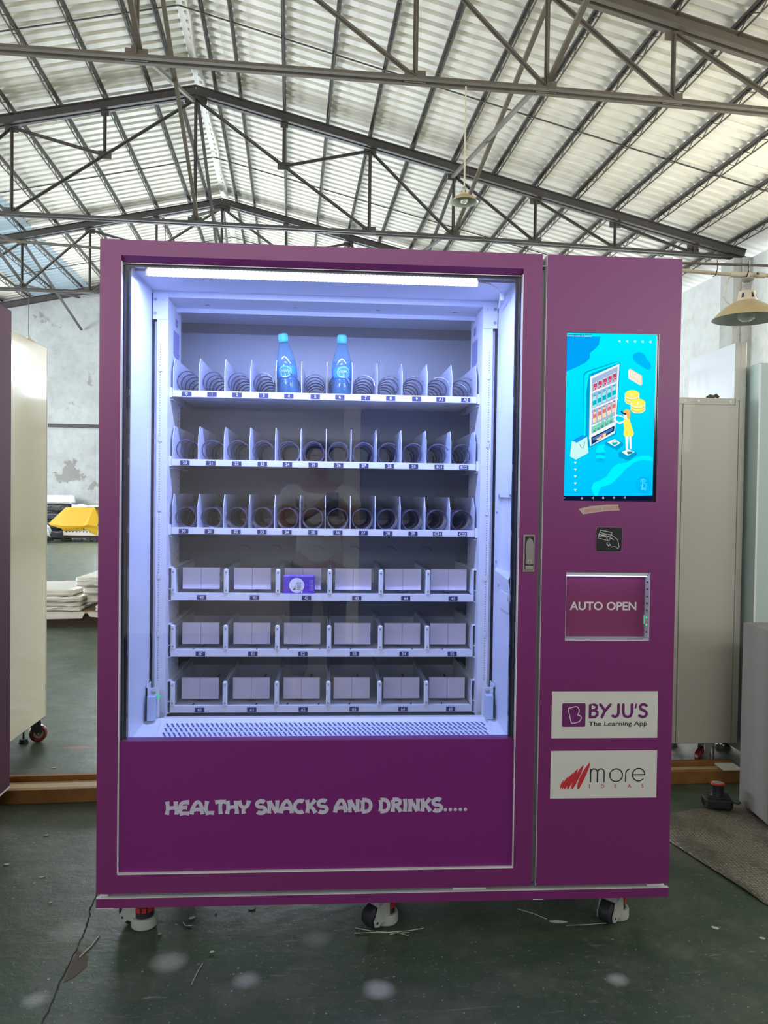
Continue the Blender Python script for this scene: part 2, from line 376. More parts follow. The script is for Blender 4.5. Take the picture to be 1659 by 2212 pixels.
def ribbon(mb, pts, wd, y, mi=0, closed=False, taper=None):
    """flat stroke in XZ plane with mitred joints"""
    n = len(pts); L = []; R = []
    for i in range(n):
        a = pts[(i-1) % n] if closed else pts[max(i-1, 0)]; b = pts[(i+1) % n] if closed else pts[min(i+1, n-1)]
        dx, dz = b[0]-a[0], b[1]-a[1]; l = math.hypot(dx, dz) or 1; nx, nz = -dz/l, dx/l
        h = wd/2*(taper(i/(n-1)) if taper else 1)
        L.append((pts[i][0]+nx*h, y, pts[i][1]+nz*h)); R.append((pts[i][0]-nx*h, y, pts[i][1]-nz*h))
    fs = [(i, (i+1) % n, n+(i+1) % n, n+i) for i in range(n if closed else n-1)]
    return mb.add(L+R, fs, mi)
def arc(cx, cz, rx, rz, a0, a1, n=14): return [(cx+rx*cos(radians(a0+(a1-a0)*i/n)), cz+rz*sin(radians(a0+(a1-a0)*i/n))) for i in range(n+1)]
def disc(mb, cx, cz, r, y, mi=0, n=14, rz=None): return mb.add([(cx+r*cos(2*pi*k/n), y, cz+(rz or r)*sin(2*pi*k/n)) for k in range(n)], [tuple(range(n))], mi)
def flat(mb, poly, y, mi=0): return mb.add([(p[0], y, p[1]) for p in poly], [tuple(range(len(poly)))], mi)
_sk = [0]
def stroke(mb, pts, wd, y, mi=0, round_=True):
    _sk[0] = (_sk[0]+1) % 24; y -= _sk[0]*.000022
    ribbon(mb, pts, wd, y, mi)
    if round_:
        disc(mb, *pts[0], wd/2, y-.8e-5, mi, 10); disc(mb, *pts[-1], wd/2, y-1.5e-5, mi, 10)
    return mb

# ------------------------------------------------------------------ the building
def B2(o): o.matrix_world = MB_ @ o.matrix_world; return o
def struct(name, mb, mats, parent=None, label=None): 
    o = mb.build(name, mats, parent)
    if parent is None: o['kind'] = 'structure'; o.matrix_world = MB_.copy()
    return o
EYE = 1.30354
PN, X0R, T0, SL = 1.3816, -1.5504, 6.194+EYE, .2275
BOT = [4.243+EYE, 4.243+EYE, 4.239+EYE, 4.235+EYE, 4.210+EYE, 4.180+EYE, 4.160+EYE, 4.135+EYE]
SHEET = .30                                    # roof sheet above the underside of the rafter
def rz(a): return T0-SL*abs(a-X0R)

fl = MB(); fl.box((XL-.3, DF-.3, -.12), (XR+.3, DG+.3, 0)); struct('floor', fl, FLOORM)
def gable(name, d0, d1, m, wins):
    g = MB(); zt = lambda a: rz(a)+.24
    hs = [(a-wd/2, a+wd/2, z-h/2, z+h/2) for a, z, wd, h in wins]
    ze = rz(XR)+.0
    if any(h[3] > ze for h in hs):
        lo_, hs = [h for h in hs if h[3] <= ze], [h for h in hs if h[3] > ze or -3 < h[0] < 3]
        xa, xb, zc_ = min(h[0] for h in hs)-.2, max(h[1] for h in hs)+.2, max(h[3] for h in hs)+.02
        g.holes(xa, xb, 0, min(zc_, zt(xb)), [(h[0], h[1], h[2], min(h[3], zt(xb)-.02)) for h in hs], d0, d1)
        g.prism([(xa, min(zc_, zt(xb))), (xb, min(zc_, zt(xb))), (xb, zt(xb)), (X0R, zt(X0R)), (xa, zt(xa))], d0, d1)
        g.holes(XL, xa, 0, 5, [h for h in lo_ if h[1] < xa], d0, d1); g.holes(xb, XR, 0, 5, [h for h in lo_ if h[0] > xb], d0, d1)
        g.prism([(XL, 5), (xa, 5), (xa, zt(xa)), (XL, zt(XL))], d0, d1); g.prism([(xb, 5), (XR, 5), (XR, zt(XR)), (xb, zt(xb))], d0, d1)
    else:
        g.holes(XL, XR, 0, ze, hs, d0, d1)
        g.prism([(XL, ze), (XR, ze), (XR, zt(XR)), (X0R, zt(X0R)), (XL, zt(XL))], d0, d1)
    return struct(name, g, m)
wb = gable('wall_back', DG, DG+.24, GABLEM, [(a, wz, wd, wh) for a, wd, wz, wh in WINS_G])
wf = gable('wall_front', DF-.24, DF, FRONTM, [q[:4] for q in WINS_F])
def side(name, x0, x1, wins):
    g = MB(); g.holes(DF, DG, 0, 5.39, [(d-wd/2, d+wd/2, wz-wh/2, wz+wh/2) for d, wd, wz, wh in wins], x0, x1, swap=True)
    return struct(name, g, WALLM)
wr = side('wall_right', XR, XR+.24, FILL_WINS_R); wl = side('wall_left', XL-.24, XL, FILL_WINS_L)
WFRM = mat('window_frame_grey', (.45, .47, .46), .5)
wn = 0
def window(a0, a1, z0, z1, pos, wall):  # frame for one opening, most openings added for their light
    global wn; wn += 1
    f = MB(); t = .05
    horiz = wall in ('g', 'f'); y0, y1 = (pos, pos+.06)
    f.holes(a0, a1, z0, z1, [(a0+t+i*(a1-a0-t)/3, a0+(i+1)*(a1-a0-t)/3, z0+t+j*(z1-z0-t)/2, z0+(j+1)*(z1-z0-t)/2) for i in range(3) for j in range(2)], y0, y1, swap=not horiz)
    o = struct('window_%d' % wn, f, WFRM); return o
for a, wd, wz, wh in WINS_G: window(a-wd/2, a+wd/2, wz-wh/2, wz+wh/2, DG+.1, 'g')
for a, z, wd, h, _ in WINS_F: window(a-wd/2, a+wd/2, z-h/2, z+h/2, DF-.16, 'f')
for d, wd, wz, wh in FILL_WINS_R: window(d-wd/2, d+wd/2, wz-wh/2, wz+wh/2, XR+.1, 'r')
for d, wd, wz, wh in FILL_WINS_L: window(d-wd/2, d+wd/2, wz-wh/2, wz+wh/2, XL-.16, 'l')

# concrete columns on the right wall, pale panel between them
COLM = plaster('column_concrete', (.52, .53, .50), (.42, .43, .41), (.62, .64, .62), .6, 1.6)
for i, d in enumerate((7.4, 12.95, 17.75)):
    c = MB(); c.box((XR-.30, d-.2, 0), (XR, d+.2, 5.38)); c.box((XR-.20, d+.21, 0), (XR, d+.27, 5.38)); c.box((XR-.16, d-.27, 0), (XR, d-.21, 5.38)); struct('trim_%d' % (i+1), c, COLM)
rp_ = MB(); rp_.tube([(XR-.12, 6.5, 3.12), (XR-.12, 21, 3.12)], .05, 8)
o = rp_.build('fire_pipe', mat('pipe_red', (.35, .06, .04), .5)); o.matrix_world = MB_.copy(); o['label'] = 'dull red pipe running along the white right wall behind the grey cabinets'; o['category'] = 'pipe'

# --- ceiling: corrugated sheets, purlins, ridge
ceil = MB(); LSL = math.hypot(XR+.45-X0R, SL*(XR+.45-X0R))
for s in (-1, 1):
    ceil.bar((X0R+s*.02, DF-.3, T0+SHEET+.03), (X0R+s*.02, DG+.4, T0+SHEET+.03), .04, .05)
ce = struct('ceiling', ceil, ROOF)
def sheet_mesh(s, wdt=.82, L=None):
    m = MB(); L = L or (XR+.45-X0R if s > 0 else X0R-(XL-.45)); prof = []
    for r in range(4):
        y = r*wdt/4
        prof += [(y, 0), (y+.115, 0), (y+.135, .038), (y+.185, .038)]
    prof.append((wdt+.012, 0)); nseg = 3
    vs = [(s*L*i/nseg, y, z-SL*L*i/nseg) for i in range(nseg+1) for y, z in prof]; n = len(prof)
    m.add(vs, [(i*n+k, i*n+k+1, (i+1)*n+k+1, (i+1)*n+k) for i in range(nseg) for k in range(n-1)])
    return m
sm = {}
for s in (-1, 1):
    sm[s] = sheet_mesh(s).mesh('roof_sheet', ROOF)
sm['up'] = sheet_mesh(-1, L=3.97).mesh('roof_sheet', ROOF); sm['sky'] = sheet_mesh(-1, L=1.47).mesh('skylight_sheet', SKYL); sm['low'] = sheet_mesh(-1, L=X0R-(XL-.45)-5.4).mesh('roof_sheet', ROOF)
d = DF-.3
while d < DG+.3:
    for s in (-1, 1):
        sky = s < 0 and d > 13.4
        if sky:
            link('roof_sheet', sm['up'], ce, (X0R+s*.04, d, T0+SHEET-.009)); link('skylight_sheet', sm['sky'], ce, (X0R+s*.04-3.95, d, T0+SHEET-.009-SL*3.95)); link('roof_sheet', sm['low'], ce, (X0R+s*.04-5.4, d, T0+SHEET-.009-SL*5.4))
        else: link('roof_sheet', sm[s], ce, (X0R+s*.04, d, T0+SHEET-.009))
    d += .82
# lattice purlins
def purlin_mesh():
    m = MB(); y0, y1 = DF-.2, DG+.2
    m.box((-.026, y0, .118), (.026, y1, .15)); m.box((.012, y0, .095), (.02, y1, .118))
    m.bar((0, y0, .008), (0, y1, .008), .014); n = int((y1-y0)/.20)
    for i in range(n):
        a = y0+(y1-y0)*i/n; b = y0+(y1-y0)*(i+1)/n
        m.bar((0, a, .01 if i % 2 else .12), (0, b, .12 if i % 2 else .01), .010)
    return m.mesh('purlin', PURL)
pm = purlin_mesh()
k = .22
while k < 7.2:
    for s in (-1, 1):
        a = X0R+s*k*PN if k < .3 else X0R+s*round(k*2)/2*PN
        if XL-.1 < a < XR+.1: link('purlin', pm, ce, (a, 0, rz(a)+SHEET-.16))
    k = .5 if k < .3 else k+.5
# sag rods: one line per bay and slope
sg = MB()
for i in range(-3, 4):
    dd = 8.136+4.8*i-2.0
    if dd < DF: continue
    for s in (-1, 1):
        aE = XR if s > 0 else XL
        sg.bar((X0R, dd, T0+SHEET-.06), (aE, dd+.1, rz(aE)+SHEET-.06), .016)
link('sag_rod', sg.mesh('sag_rod', PURL), ce)
# white foam strip and loose cable along the ridge
rf = MB(); rf.tube([(X0R+.10+.02*sin(y*3), y, T0+SHEET-.05+.012*sin(y*5)) for y in [DF+i*.3 for i in range(int((DG-DF)/.3))]], .028, 6)
link('ridge_seal', rf.mesh('ridge_seal', PLW), ce)

# --- steel roof trusses
def truss(i, dA, mats, label, full=True):
    t = thing('roof_truss', label, 'truss', M=MB_ @ Matrix.Translation((0, dA, 0)), group='steel trusses under the roof')
    kmaxR = (XR-X0R)/PN; 
    def part(name, m, mt): return m.build(name, mt, t)
    top = []
    for s in (-1, 1):
        aE = XR-.02 if s > 0 else XL+.02
        m = MB(); zE = rz(aE)
        for off in (-.045, .045):
            m.bar((X0R, off, T0+.098), (aE, off, zE+.098), .012, .128)
            m.bar((X0R, off*1.3, T0+.033), (aE, off*1.3, zE+.033), .065, .012)
            m.bar((X0R, off*1.6, T0+.155), (aE, off*1.6, zE+.155), .06, .012)
        part('top_chord', m, mats[0])
    if not full: return t
    def bz(k): k = abs(k); j = int(k); f = k-j; return BOT[min(j, 7)]*(1-f)+BOT[min(j+1, 7)]*f
    for s in (-1, 1):
        m = MB(); nodes = [0, 2, 3, 4, 5, 6, (XR-X0R)/PN-.1 if s > 0 else (X0R-XL)/PN-.1]
        for a, b in zip(nodes, nodes[1:]):
            pa = (X0R+s*a*PN, 0, bz(a)); pb = (X0R+s*b*PN, 0, bz(b))
            for off in (-.028, .028):
                m.bar((pa[0], off, pa[2]), (pb[0], off, pb[2]), .008, .055); m.bar((pa[0], off*1.9, pa[2]-.025), (pb[0], off*1.9, pb[2]-.025), .05, .008)
        part('bottom_chord', m, mats[1])
    web = []
    def T(k): a = X0R+k*PN; return (a, 0, rz(a)-.02)
    def Bn(k): return (X0R+k*PN, 0, bz(k)+.02)
    midp = lambda s: ((T(s*0)[0]+(Bn(s*2)[0]-T(0)[0])*.5), 0, T(0)[2]+(Bn(s*2)[2]-T(0)[2])*.5)
    web.append((T(0), Bn(0)))
    for s in (-1, 1):
        web += [(T(0), Bn(2*s)), (T(s), midp(s)), (midp(s), T(2*s))]
        for k in (2, 3, 4, 5, 6): web.append((T(k*s), Bn(k*s)))
        for k in (2, 3, 4, 5): web.append((T(k*s), Bn((k+1)*s)))
    for p, q in web:
        m = MB(); m.bar((p[0], -.018, p[2]), (q[0], -.018, q[2]), .008, .05, upv=(0, 1, 0)); m.bar((p[0], .018, p[2]), (q[0], .018, q[2]), .008, .05, upv=(0, 1, 0)); m.bar(p, q, .052, .008, upv=(0, 1, 0))
        part('web_member', m, mats[1] if p[0] != q[0] else mats[0])
    gs = [(T(k)[0], T(k)[2]-.02, .20, .10) for k in (-6, -5, -4, -3, -2, 2, 3, 4, 5, 6)]+[(T(0)[0], T(0)[2], .34, .14)]+[(T(k)[0], T(k)[2], .12, .08) for k in (-1, 1)]
    gs += [(Bn(k)[0], Bn(k)[2]+.01, .22, .12) for k in (-6, -5, -4, -3, -2, 0, 2, 3, 4, 5, 6)]+[(midp(s)[0], midp(s)[2], .2, .12) for s in (-1, 1)]
    for x, z, wd, h in gs:
        m = MB(); m.box((x-wd/2, -.008, z-h/2), (x+wd/2, .008, z+h/2)); part('gusset_plate', m, mats[0])
    return t
DEPTHS = [8.136+4.8*i for i in range(-3, 3)]
names = {-3: 'brown steel roof truss over the hall entrance, behind the camera', -2: 'brown steel roof truss just behind the camera', -1: 'brown steel roof truss directly above the purple vending machine',
         0: 'nearest steel roof truss in view, brownish, carrying the cream pendant lamp', 1: 'dark steel roof truss with its peak above the machine top, second in view', 2: 'smallest dark roof truss, farthest in view, just above machine top'}
for i in range(-3, 3):
    truss(i, 8.136+4.8*i, (STEELB, STEELB) if i < 1 else (STEELD, STEELD), names[i])
truss(3, DG-.12, (STEELD, STEELD), 'dark rafter lying along the top of the peeling gable wall', False)
# longitudinal cross bracing between trusses, one thing per bay and line
lines = {0: 'ridge', 3: 'right', -3: 'left'}
for i in range(-2, 3):
    d0 = 8.136+4.8*i; d1 = d0+4.8 if i < 2 else DG-.1
    for kk, nm in lines.items():
        a = X0R+kk*PN
        t = thing('cross_bracing', {-2: 'brown', -1: 'brown', 0: 'brown', 1: 'dark', 2: 'dark'}[i]+' crossed steel angles linking roof trusses, %s line, %s' % (nm, {-2: 'behind the camera', -1: 'above the camera', 0: 'nearest bay in view', 1: 'second bay in view', 2: 'last bay by the gable wall'}[i]), 'bracing', M=MB_ @ Matrix.Translation((a, 0, 0)), group='cross bracing between the roof trusses')
        m = MB(); m.bar((.03, d0, rz(a)-.05), (.03, d1, BOT[abs(kk)]+.1), .05, .04); m.build('brace_bar', STEELB if i < 1 else STEELD, t)
        m = MB(); m.bar((-.03, d0, BOT[abs(kk)]+.1), (-.03, d1, rz(a)-.05), .05, .04); m.build('brace_bar', STEELB if i < 1 else STEELD, t)
# conduit on the gable wall
m = MB(); m.bar((XL+.2, DG-.04, EYE+1.75), (XR-.4, DG-.04, EYE+1.72), .05, .09)
o = m.build('wall_rail', STEELD); o.matrix_world = MB_.copy(); o['label'] = 'thin dark horizontal rail fixed across the peeling gable wall'; o['category'] = 'rail'

# ------------------------------------------------------------------ the vending machine (front face in the plane y = 0)
ZO = .15; W = 1.681; H = 1.86
vm = thing('vending_machine', 'large purple vending machine with a lit glass front, touch screen and casters', 'vending machine', (0, 0, 0))
def mp(name, m, mats, parent=None, smooth=False, **kw):
    m.v = [(x, y, z+ZO) for x, y, z in m.v]
    return m.build(name, mats, parent or vm, smooth, **kw)
# cabinet carcass: left side, top, right compartment, back, bottom
m = MB()
m.box((0.004, .062, .0), (.05, .80, H-.004)); m.box((.05, .062, H-.05), (1.262, .80, H-.004)); m.box((1.215, .062, 0), (1.262, .80, H-.05))
m.box((.05, .76, 0), (1.215, .80, H-.05)); m.box((.05, .062, .0), (1.215, .80, .06)); m.box((1.262, .062, .0), (W-.004, .80, H-.004))
mp('cabinet', m, GREYMET)
# plinth with a pale top step
m = MB(); m.box((0, 0, -.042), (W, .012, -.014), 0); m.box((.003, .012, -.042), (W-.003, .80, -.017), 1); m.box((0, 0, -.0141), (W, .012, -.0125), 2); m.box((.0, -.0005, -.0425), (.05, .003, -.041), 2)
m.box((1.268, -.0003, -.0425), (1.30, .003, -.041), 2)
mp('plinth', m, [PURPLE, WHITEP, WHITEP])
for x0, x1 in ((.01, .03), (1.03, 1.13), (1.62, 1.67)):
    m = MB(); m.box((x0, .014, -.0169), (x1, .055, -.0095)); mp('plinth_clip', m, WHITEP)
# door: bevelled purple frame
HX0, HX1, HZ0, HZ1 = .0585, 1.207, .0555, 1.800
m = MB()
bx0, bx1, bz0, bz1 = HX0-.0, HX1+.0, HZ0, HZ1+.016
m.holes(0, 1.263, 0, H, [(HX0, HX1, HZ0, bz1)], 0, .055)
m.add([(HX0, 0, bz1), (HX1, 0, bz1), (HX1, .022, HZ1), (HX0, .022, HZ1)], [(0, 1, 2, 3)]); m.add([(HX0, .022, HZ1), (HX1, .022, HZ1), (HX1, .05, HZ1), (HX0, .05, HZ1)], [(0, 1, 2, 3)])
door = mp('door_frame', m, PURPLE)
m = MB(); t = .0022
m.box((HX0, -.001, HZ0), (HX0+t, .016, HZ1)); m.box((HX1-t, -.001, HZ0), (HX1, .016, HZ1)); m.box((HX0, -.001, HZ0-t*.5), (HX1, .010, HZ0+t)); m.box((HX0, .018, HZ1-.0012), (HX1, .021, HZ1+.0005))
mp('trim_strip', m, WHITEP)
m = MB(); m.box((HX0+.003, .008, HZ0+.003), (HX1-.003, .05, .436)); low = mp('kick_panel', m, PURPLE2)
# glass and its dark printed border
GY0, GY1 = .020, .026
m = MB(); m.box((HX0+.002, GY0, .430), (HX1-.002, GY1, HZ1-.001)); mp('glass_pane', m, PANE)
m = MB(); m.holes(HX0+.002, HX1-.002, .4355, HZ1-.001, [(HX0+.0165, HX1-.0155, .40, HZ1-.0085)], GY1+.001, .040); mp('glass_border', m, BLKGL)
# lettering on the kick panel, flared hand-cut capitals
def hobo(ch):
    Sg = []
    if ch == 'H': Sg = [[(.06, 0), (.10, .35), (.10, .7), (.07, 1)], [(.50, 0), (.50, .3), (.46, .7), (.46, 1)], [(.10, .45), (.30, .53), (.49, .50)]]; wd = .56
    elif ch == 'E': Sg = [[(.50, .93), (.28, .92), (.14, .80), (.09, .5), (.10, .1)], [(.08, .06), (.30, .10), (.50, .07)], [(.12, .52), (.30, .54), (.42, .53)]]; wd = .55
    elif ch == 'A': Sg = [[(.06, 0), (.10, .4), (.22, .8), (.34, .95), (.46, .75), (.54, .35), (.56, 0)], [(.10, .32), (.32, .38), (.54, .34)]]; wd = .62
    elif ch == 'L': Sg = [[(.14, 1), (.10, .6), (.10, .08)], [(.08, .07), (.28, .11), (.46, .08)]]; wd = .48
    elif ch == 'T': Sg = [[(.02, .90), (.25, .95), (.50, .92)], [(.27, .92), (.25, .5), (.28, 0)]]; wd = .50
    elif ch == 'Y': Sg = [[(.04, 1), (.12, .62), (.27, .48), (.42, .62), (.48, 1)], [(.28, .5), (.24, .25), (.26, 0)]]; wd = .52
    elif ch == 'S': Sg = [arc(.26, .71, .19, .23, 35, 260, 10)+arc(.26, .27, .20, .23, 85, -145, 10)]; wd = .52
    elif ch == 'N': Sg = [[(.10, 0), (.12, .5), (.09, .96)], [(.12, .93), (.26, .55), (.46, .05)], [(.48, .04), (.47, .5), (.48, 1)]]; wd = .58
    elif ch == 'C': Sg = [arc(.32, .5, .25, .44, 55, 305, 14)]; wd = .55
    elif ch == 'K': Sg = [[(.10, 0), (.13, .5), (.09, 1)], [(.46, 1), (.30, .68), (.15, .50)], [(.15, .52), (.34, .36), (.48, 0)]]; wd = .54
    elif ch == 'D': Sg = [[(.11, .05), (.14, .5), (.11, .93)], [(.11, .93), (.32, .93), (.46, .75), (.50, .45), (.42, .15), (.28, .06), (.11, .06)]]; wd = .58
    elif ch == 'R': Sg = [[(.10, 0), (.13, .5), (.10, .93)], [(.10, .93), (.32, .95), (.44, .80), (.40, .60), (.26, .50), (.14, .48)], [(.24, .50), (.36, .30), (.48, 0)]]; wd = .54
    elif ch == 'I': Sg = [[(.12, 0), (.15, .5), (.12, 1)]]; wd = .26
    elif ch == '.': return 'dot', .235
    else: return [], .26
    return Sg, wd
def smooth(p, n=3):
    if len(p) < 3: return p
    out = []
    for i in range(len(p)-1):
        a, b, c, d_ = p[max(i-1, 0)], p[i], p[i+1], p[min(i+2, len(p)-1)]
        for j in range(n):
            t = j/n; out.append(tuple(.5*((2*b[q])+(-a[q]+c[q])*t+(2*a[q]-5*b[q]+4*c[q]-d_[q])*t*t+(-a[q]+3*b[q]-3*c[q]+d_[q])*t**3) for q in (0, 1)))
    return out+[p[-1]]
txt = 'HEALTHY SNACKS AND DRINKS.....'; tot = sum(hobo(c)[1] for c in txt); m = MB(); xx = .192; sc = (1.070-.192)/tot; hh = .0315
for ci, ch in enumerate(txt):
    sg_, wd = hobo(ch); zz = .2235
    if sg_ == 'dot': disc(m, xx+.12*sc, zz+.0045, .0052, .0072, n=12)
    else:
        for j, p in enumerate(sg_):
            ribbon(m, [(xx+a*sc, zz+b*hh*1.22) for a, b in smooth(p)], .0104, .0072-.00004*j, taper=lambda t: 1+.28*abs(2*t-1)**2)
    xx += wd*sc
mp('lettering', m, LILAC, low)
# LED strip under the top rail
led = flat_emit('led_white', (.86, .90, 1), 9)
m = MB(); m.box((.110, .063, 1.776), (1.085, .072, 1.8055)); strip = mp('led_strip', m, WHITEP)
m = MB()
for i in range(84):
    x = .118+i*.0115; m.box((x, .059, 1.783), (x+.0085, .063, 1.795)); m.box((x+.003, .0595, 1.7765), (x+.0075, .063, 1.7805))
mp('led_chip', m, led, strip, kind='stuff')
ld = bpy.data.lights.new('led_light', 'AREA'); ld.shape = 'RECTANGLE'; ld.size = .96; ld.size_y = .012; ld.energy = 22; ld.color = (.34, .43, 1)
lo = bpy.data.objects.new('led_light', ld); COL.objects.link(lo); lo.location = (.598, .0675, 1.775+ZO); lo.rotation_euler = (radians(6), 0, 0); lo.parent = vm
m = MB(); m.tube([(1.085, .065, 1.790), (1.12, .07, 1.788), (1.15, .09, 1.779), (1.165, .12, 1.772), (1.172, .16, 1.760), (1.18, .22, 1.752)], .0025, 6); m.tube([(1.165, .11, 1.773), (1.170, .118, 1.765), (1.172, .125, 1.755)], .006, 6)
mp('led_cable', m, WHITEP)
# inner liner
LX0, LX1, BY0 = .0765, 1.199, .772
m = MB()
m.box((.052, .042, .38), (LX0, .31, 1.802)); m.box((LX1, .042, .38), (1.214, .31, .915)); m.box((LX1, .042, 1.150), (1.214, .31, 1.802)); m.box((LX1+.012, .045, .915), (1.214, .262, 1.15)); m.box((LX1, .262, .915), (1.214, .31, 1.15)); m.box((LX1, .042, .915), (1.2135, .050, 1.15))
m.box((.052, .31, .06), (LX0-.01, BY0, 1.80)); m.box((LX1+.01, .31, .06), (1.214, BY0, 1.80)); m.box((LX0, .085, 1.796), (LX1, .31, 1.809)); m.box((.052, .31, 1.79), (1.214, BY0, 1.808))
mp('liner', m, LINER)
m = MB(); m.box((.06, BY0, .06), (1.21, BY0+.02, 1.80)); mp('back_panel', m, BACKW)
m = MB(); m.box((LX0, .31, .38), (LX1, BY0, .395)); mp('cabin_floor', m, LINER)
# flap pocket on the right inner wall
m = MB(); m.add([(LX1-.001, .05, .921), (LX1-.001, .262, .921), (LX1-.007, .262, .912), (LX1-.010, .05, .902), (LX1-.001, .05, .84), (LX1-.001, .262, .86)], [(0, 1, 2, 3), (3, 2, 5, 4)])
m.box((LX1-.004, .07, .80), (LX1-.001, .20, .855)); mp('flap_pocket', m, WHITEP)
m = MB()
for y, z in ((.22, .867), (.08, .838), (.24, 1.155), (.08, 1.156), (.268, 1.10), (.045, 1.06), (.268, .94)): m.cyl((LX1-.004, y, z), .004, .004, 8, 'x')
mp('flap_screw', m, SCREWM)
# face frame around the rack: posts, header, corner plates
PY = .31
for side_ in (0, 1):
    X = lambda x: x if side_ == 0 else 1.2755-x
    def bx(m, x0, x1, y0, y1, z0, z1, mi=0):
        a, b = X(x0), X(x1); m.box((min(a, b), y0, z0), (max(a, b), y1, z1), mi)
    m = MB(); bx(m, .097, .1275, PY, PY+.012, .42, 1.775); bx(m, .1245, .1275, PY+.012, .53, .42, 1.775); bx(m, .083, .0965, PY+.014, PY+.03, .42, 1.70); bx(m, .094, .0975, PY-.004, PY+.012, .42, 1.705)
    mp('post', m, TRAYM)
    m = MB(); bx(m, .0795, .1275, PY-.003, PY, 1.705, 1.79); mp('corner_plate', m, TRAYM)
    m = MB()
    for z in (1.724, 1.768): m.cyl((X(.0875), PY-.006, z), .005, .003, 10, 'y')
    m.cyl((X(.112), PY-.0045, 1.766), .0018, .002, 8, 'y'); mp('corner_screw', m, SCREWM)
    m = MB()
    for i in range(134):
        z = 1.625-i*.00815
        if z < .52: break
        m.box((X(.1035)-.0011, PY-.0006, z-.0011), (X(.1035)+.0011, PY+.0001, z+.0011))
    for i in range(40):
        z = 1.62-i*.028; bxx = X(.1243 if side_ == 0 else .1243); m.box((bxx-.0003, .495, z-.002), (bxx+.0003+.004*(1 if side_ == 0 else -1), .501, z+.002))
    mp('post_holes', m, DARKHOLE, kind='stuff')
    m = MB()
    for zt in (1.484, 1.259, 1.035, .818, .632, .445): bx(m, .100, .112, PY-.0025, PY-.0005, zt+.055, zt+.070); m.cyl((X(.1035), PY-.003, zt+.078), .0026, .002, 8, 'y'); m.cyl((X(.1205), PY-.002, zt-.008), .002, .002, 8, 'y')
    mp('hook_tab', m, WHITEP)
    # side plate window cut-outs near the top
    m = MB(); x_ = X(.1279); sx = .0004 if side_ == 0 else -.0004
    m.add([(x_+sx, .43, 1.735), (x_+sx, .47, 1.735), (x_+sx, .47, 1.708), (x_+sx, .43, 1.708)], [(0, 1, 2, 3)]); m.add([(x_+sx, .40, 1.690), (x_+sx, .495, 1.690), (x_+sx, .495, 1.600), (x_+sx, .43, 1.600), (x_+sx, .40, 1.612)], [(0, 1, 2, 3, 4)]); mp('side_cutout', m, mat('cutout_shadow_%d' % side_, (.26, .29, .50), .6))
    # lift motor housing at the foot of the post
    m = MB(); bx(m, .080, .1205, .255, .258, .415, .530); bx(m, .080, .083, .255, .31, .415, .538); mp('lift_bracket', m, WHITEP)
    m = MB(); c0, c1 = X(.088), X(.1125); m.cbox((min(c0, c1), .225, .432), (max(c0, c1), .256, .510), .002); mp('lift_motor_cover', m, mat('cover_blue_grey_%d' % side_, (.50, .58, .74), .35))
    m = MB(); m.cbox((min(X(.096), X(.110)), .250, .513), (max(X(.096), X(.110)), .256, .523), .002); mp('lift_connector', m, CHROME)
m = MB(); m.cbox((.1155, .250, .497), (.122, .256, .509), .001); mp('sensor_light', m, GREENL)
m = MB(); m.cbox((.114, .25, .482), (.119, .258, .495), .001); mp('sensor_body', m, WHITEP)
m = MB(); m.box((.0795, PY-.001, 1.776), (1.196, PY+.010, 1.7955)); m.box((.1275, PY+.01, 1.776), (1.148, .46, 1.779)); m.box((.1275, .458, 1.762), (1.148, .46, 1.779)); mp('header', m, LINER)
m = MB()
for x in (.23, .52, .80, 1.06): m.box((x, .40, 1.7755), (x+.015, .405, 1.7765))
mp('header_slot', m, DARKHOLE)
# bottom basin with slanted slots
m = MB()
def bas(x0, x1, ins=0): return
m.add([(.132, .250, .4365), (1.170, .250, .4365), (1.170, .238, .424), (.132, .238, .424)], [(0, 1, 2, 3)])
m.add([(.132, .238, .424), (1.170, .238, .424), (1.170, .100, .394), (.132, .100, .394)], [(0, 1, 2, 3)])
m.add([(LX0, .045, .420), (.132, .100, .394), (.132, .238, .424), (.132, .250, .4365), (LX0+.004, .25, .428), (LX0, .25, .425)], [(0, 1, 2, 3, 4, 5)])
m.add([(LX1, .045, .420), (1.170, .100, .394), (1.170, .238, .424), (1.170, .250, .4365), (LX1, .25, .43)], [(0, 1, 2, 3, 4)])
m.box((LX0, .042, .405), (LX1, .052, .4235)); m.add([(LX0, .052, .4235), (LX1, .052, .4235), (1.170, .100, .394), (.132, .100, .394)], [(0, 1, 2, 3)]); m.box((.137, .248, .425), (1.188, .252, .4395))
bas_ = mp('drain_basin', m, WHITEP)
m = MB()
for r in range(3):
    for i in range(66):
        x = .150+i*.01535; y0 = .226-r*.028; 
        poly = []
        for a in range(0, 181, 45): poly.append((x+.0029*cos(radians(a+18)), y0+.0029*sin(radians(a+18))+.004))
        for a in range(180, 361, 45): poly.append((x+.0095+.0029*cos(radians(a+18)), y0-.0145+.0029*sin(radians(a+18))-.001))
        m.add([(px, py, .394+(.424-.394)*(py-.1)/.138+.0006) for px, py in poly], [tuple(range(len(poly)))])
mp('vent_slots', m, SLOTM, bas_, kind='stuff')

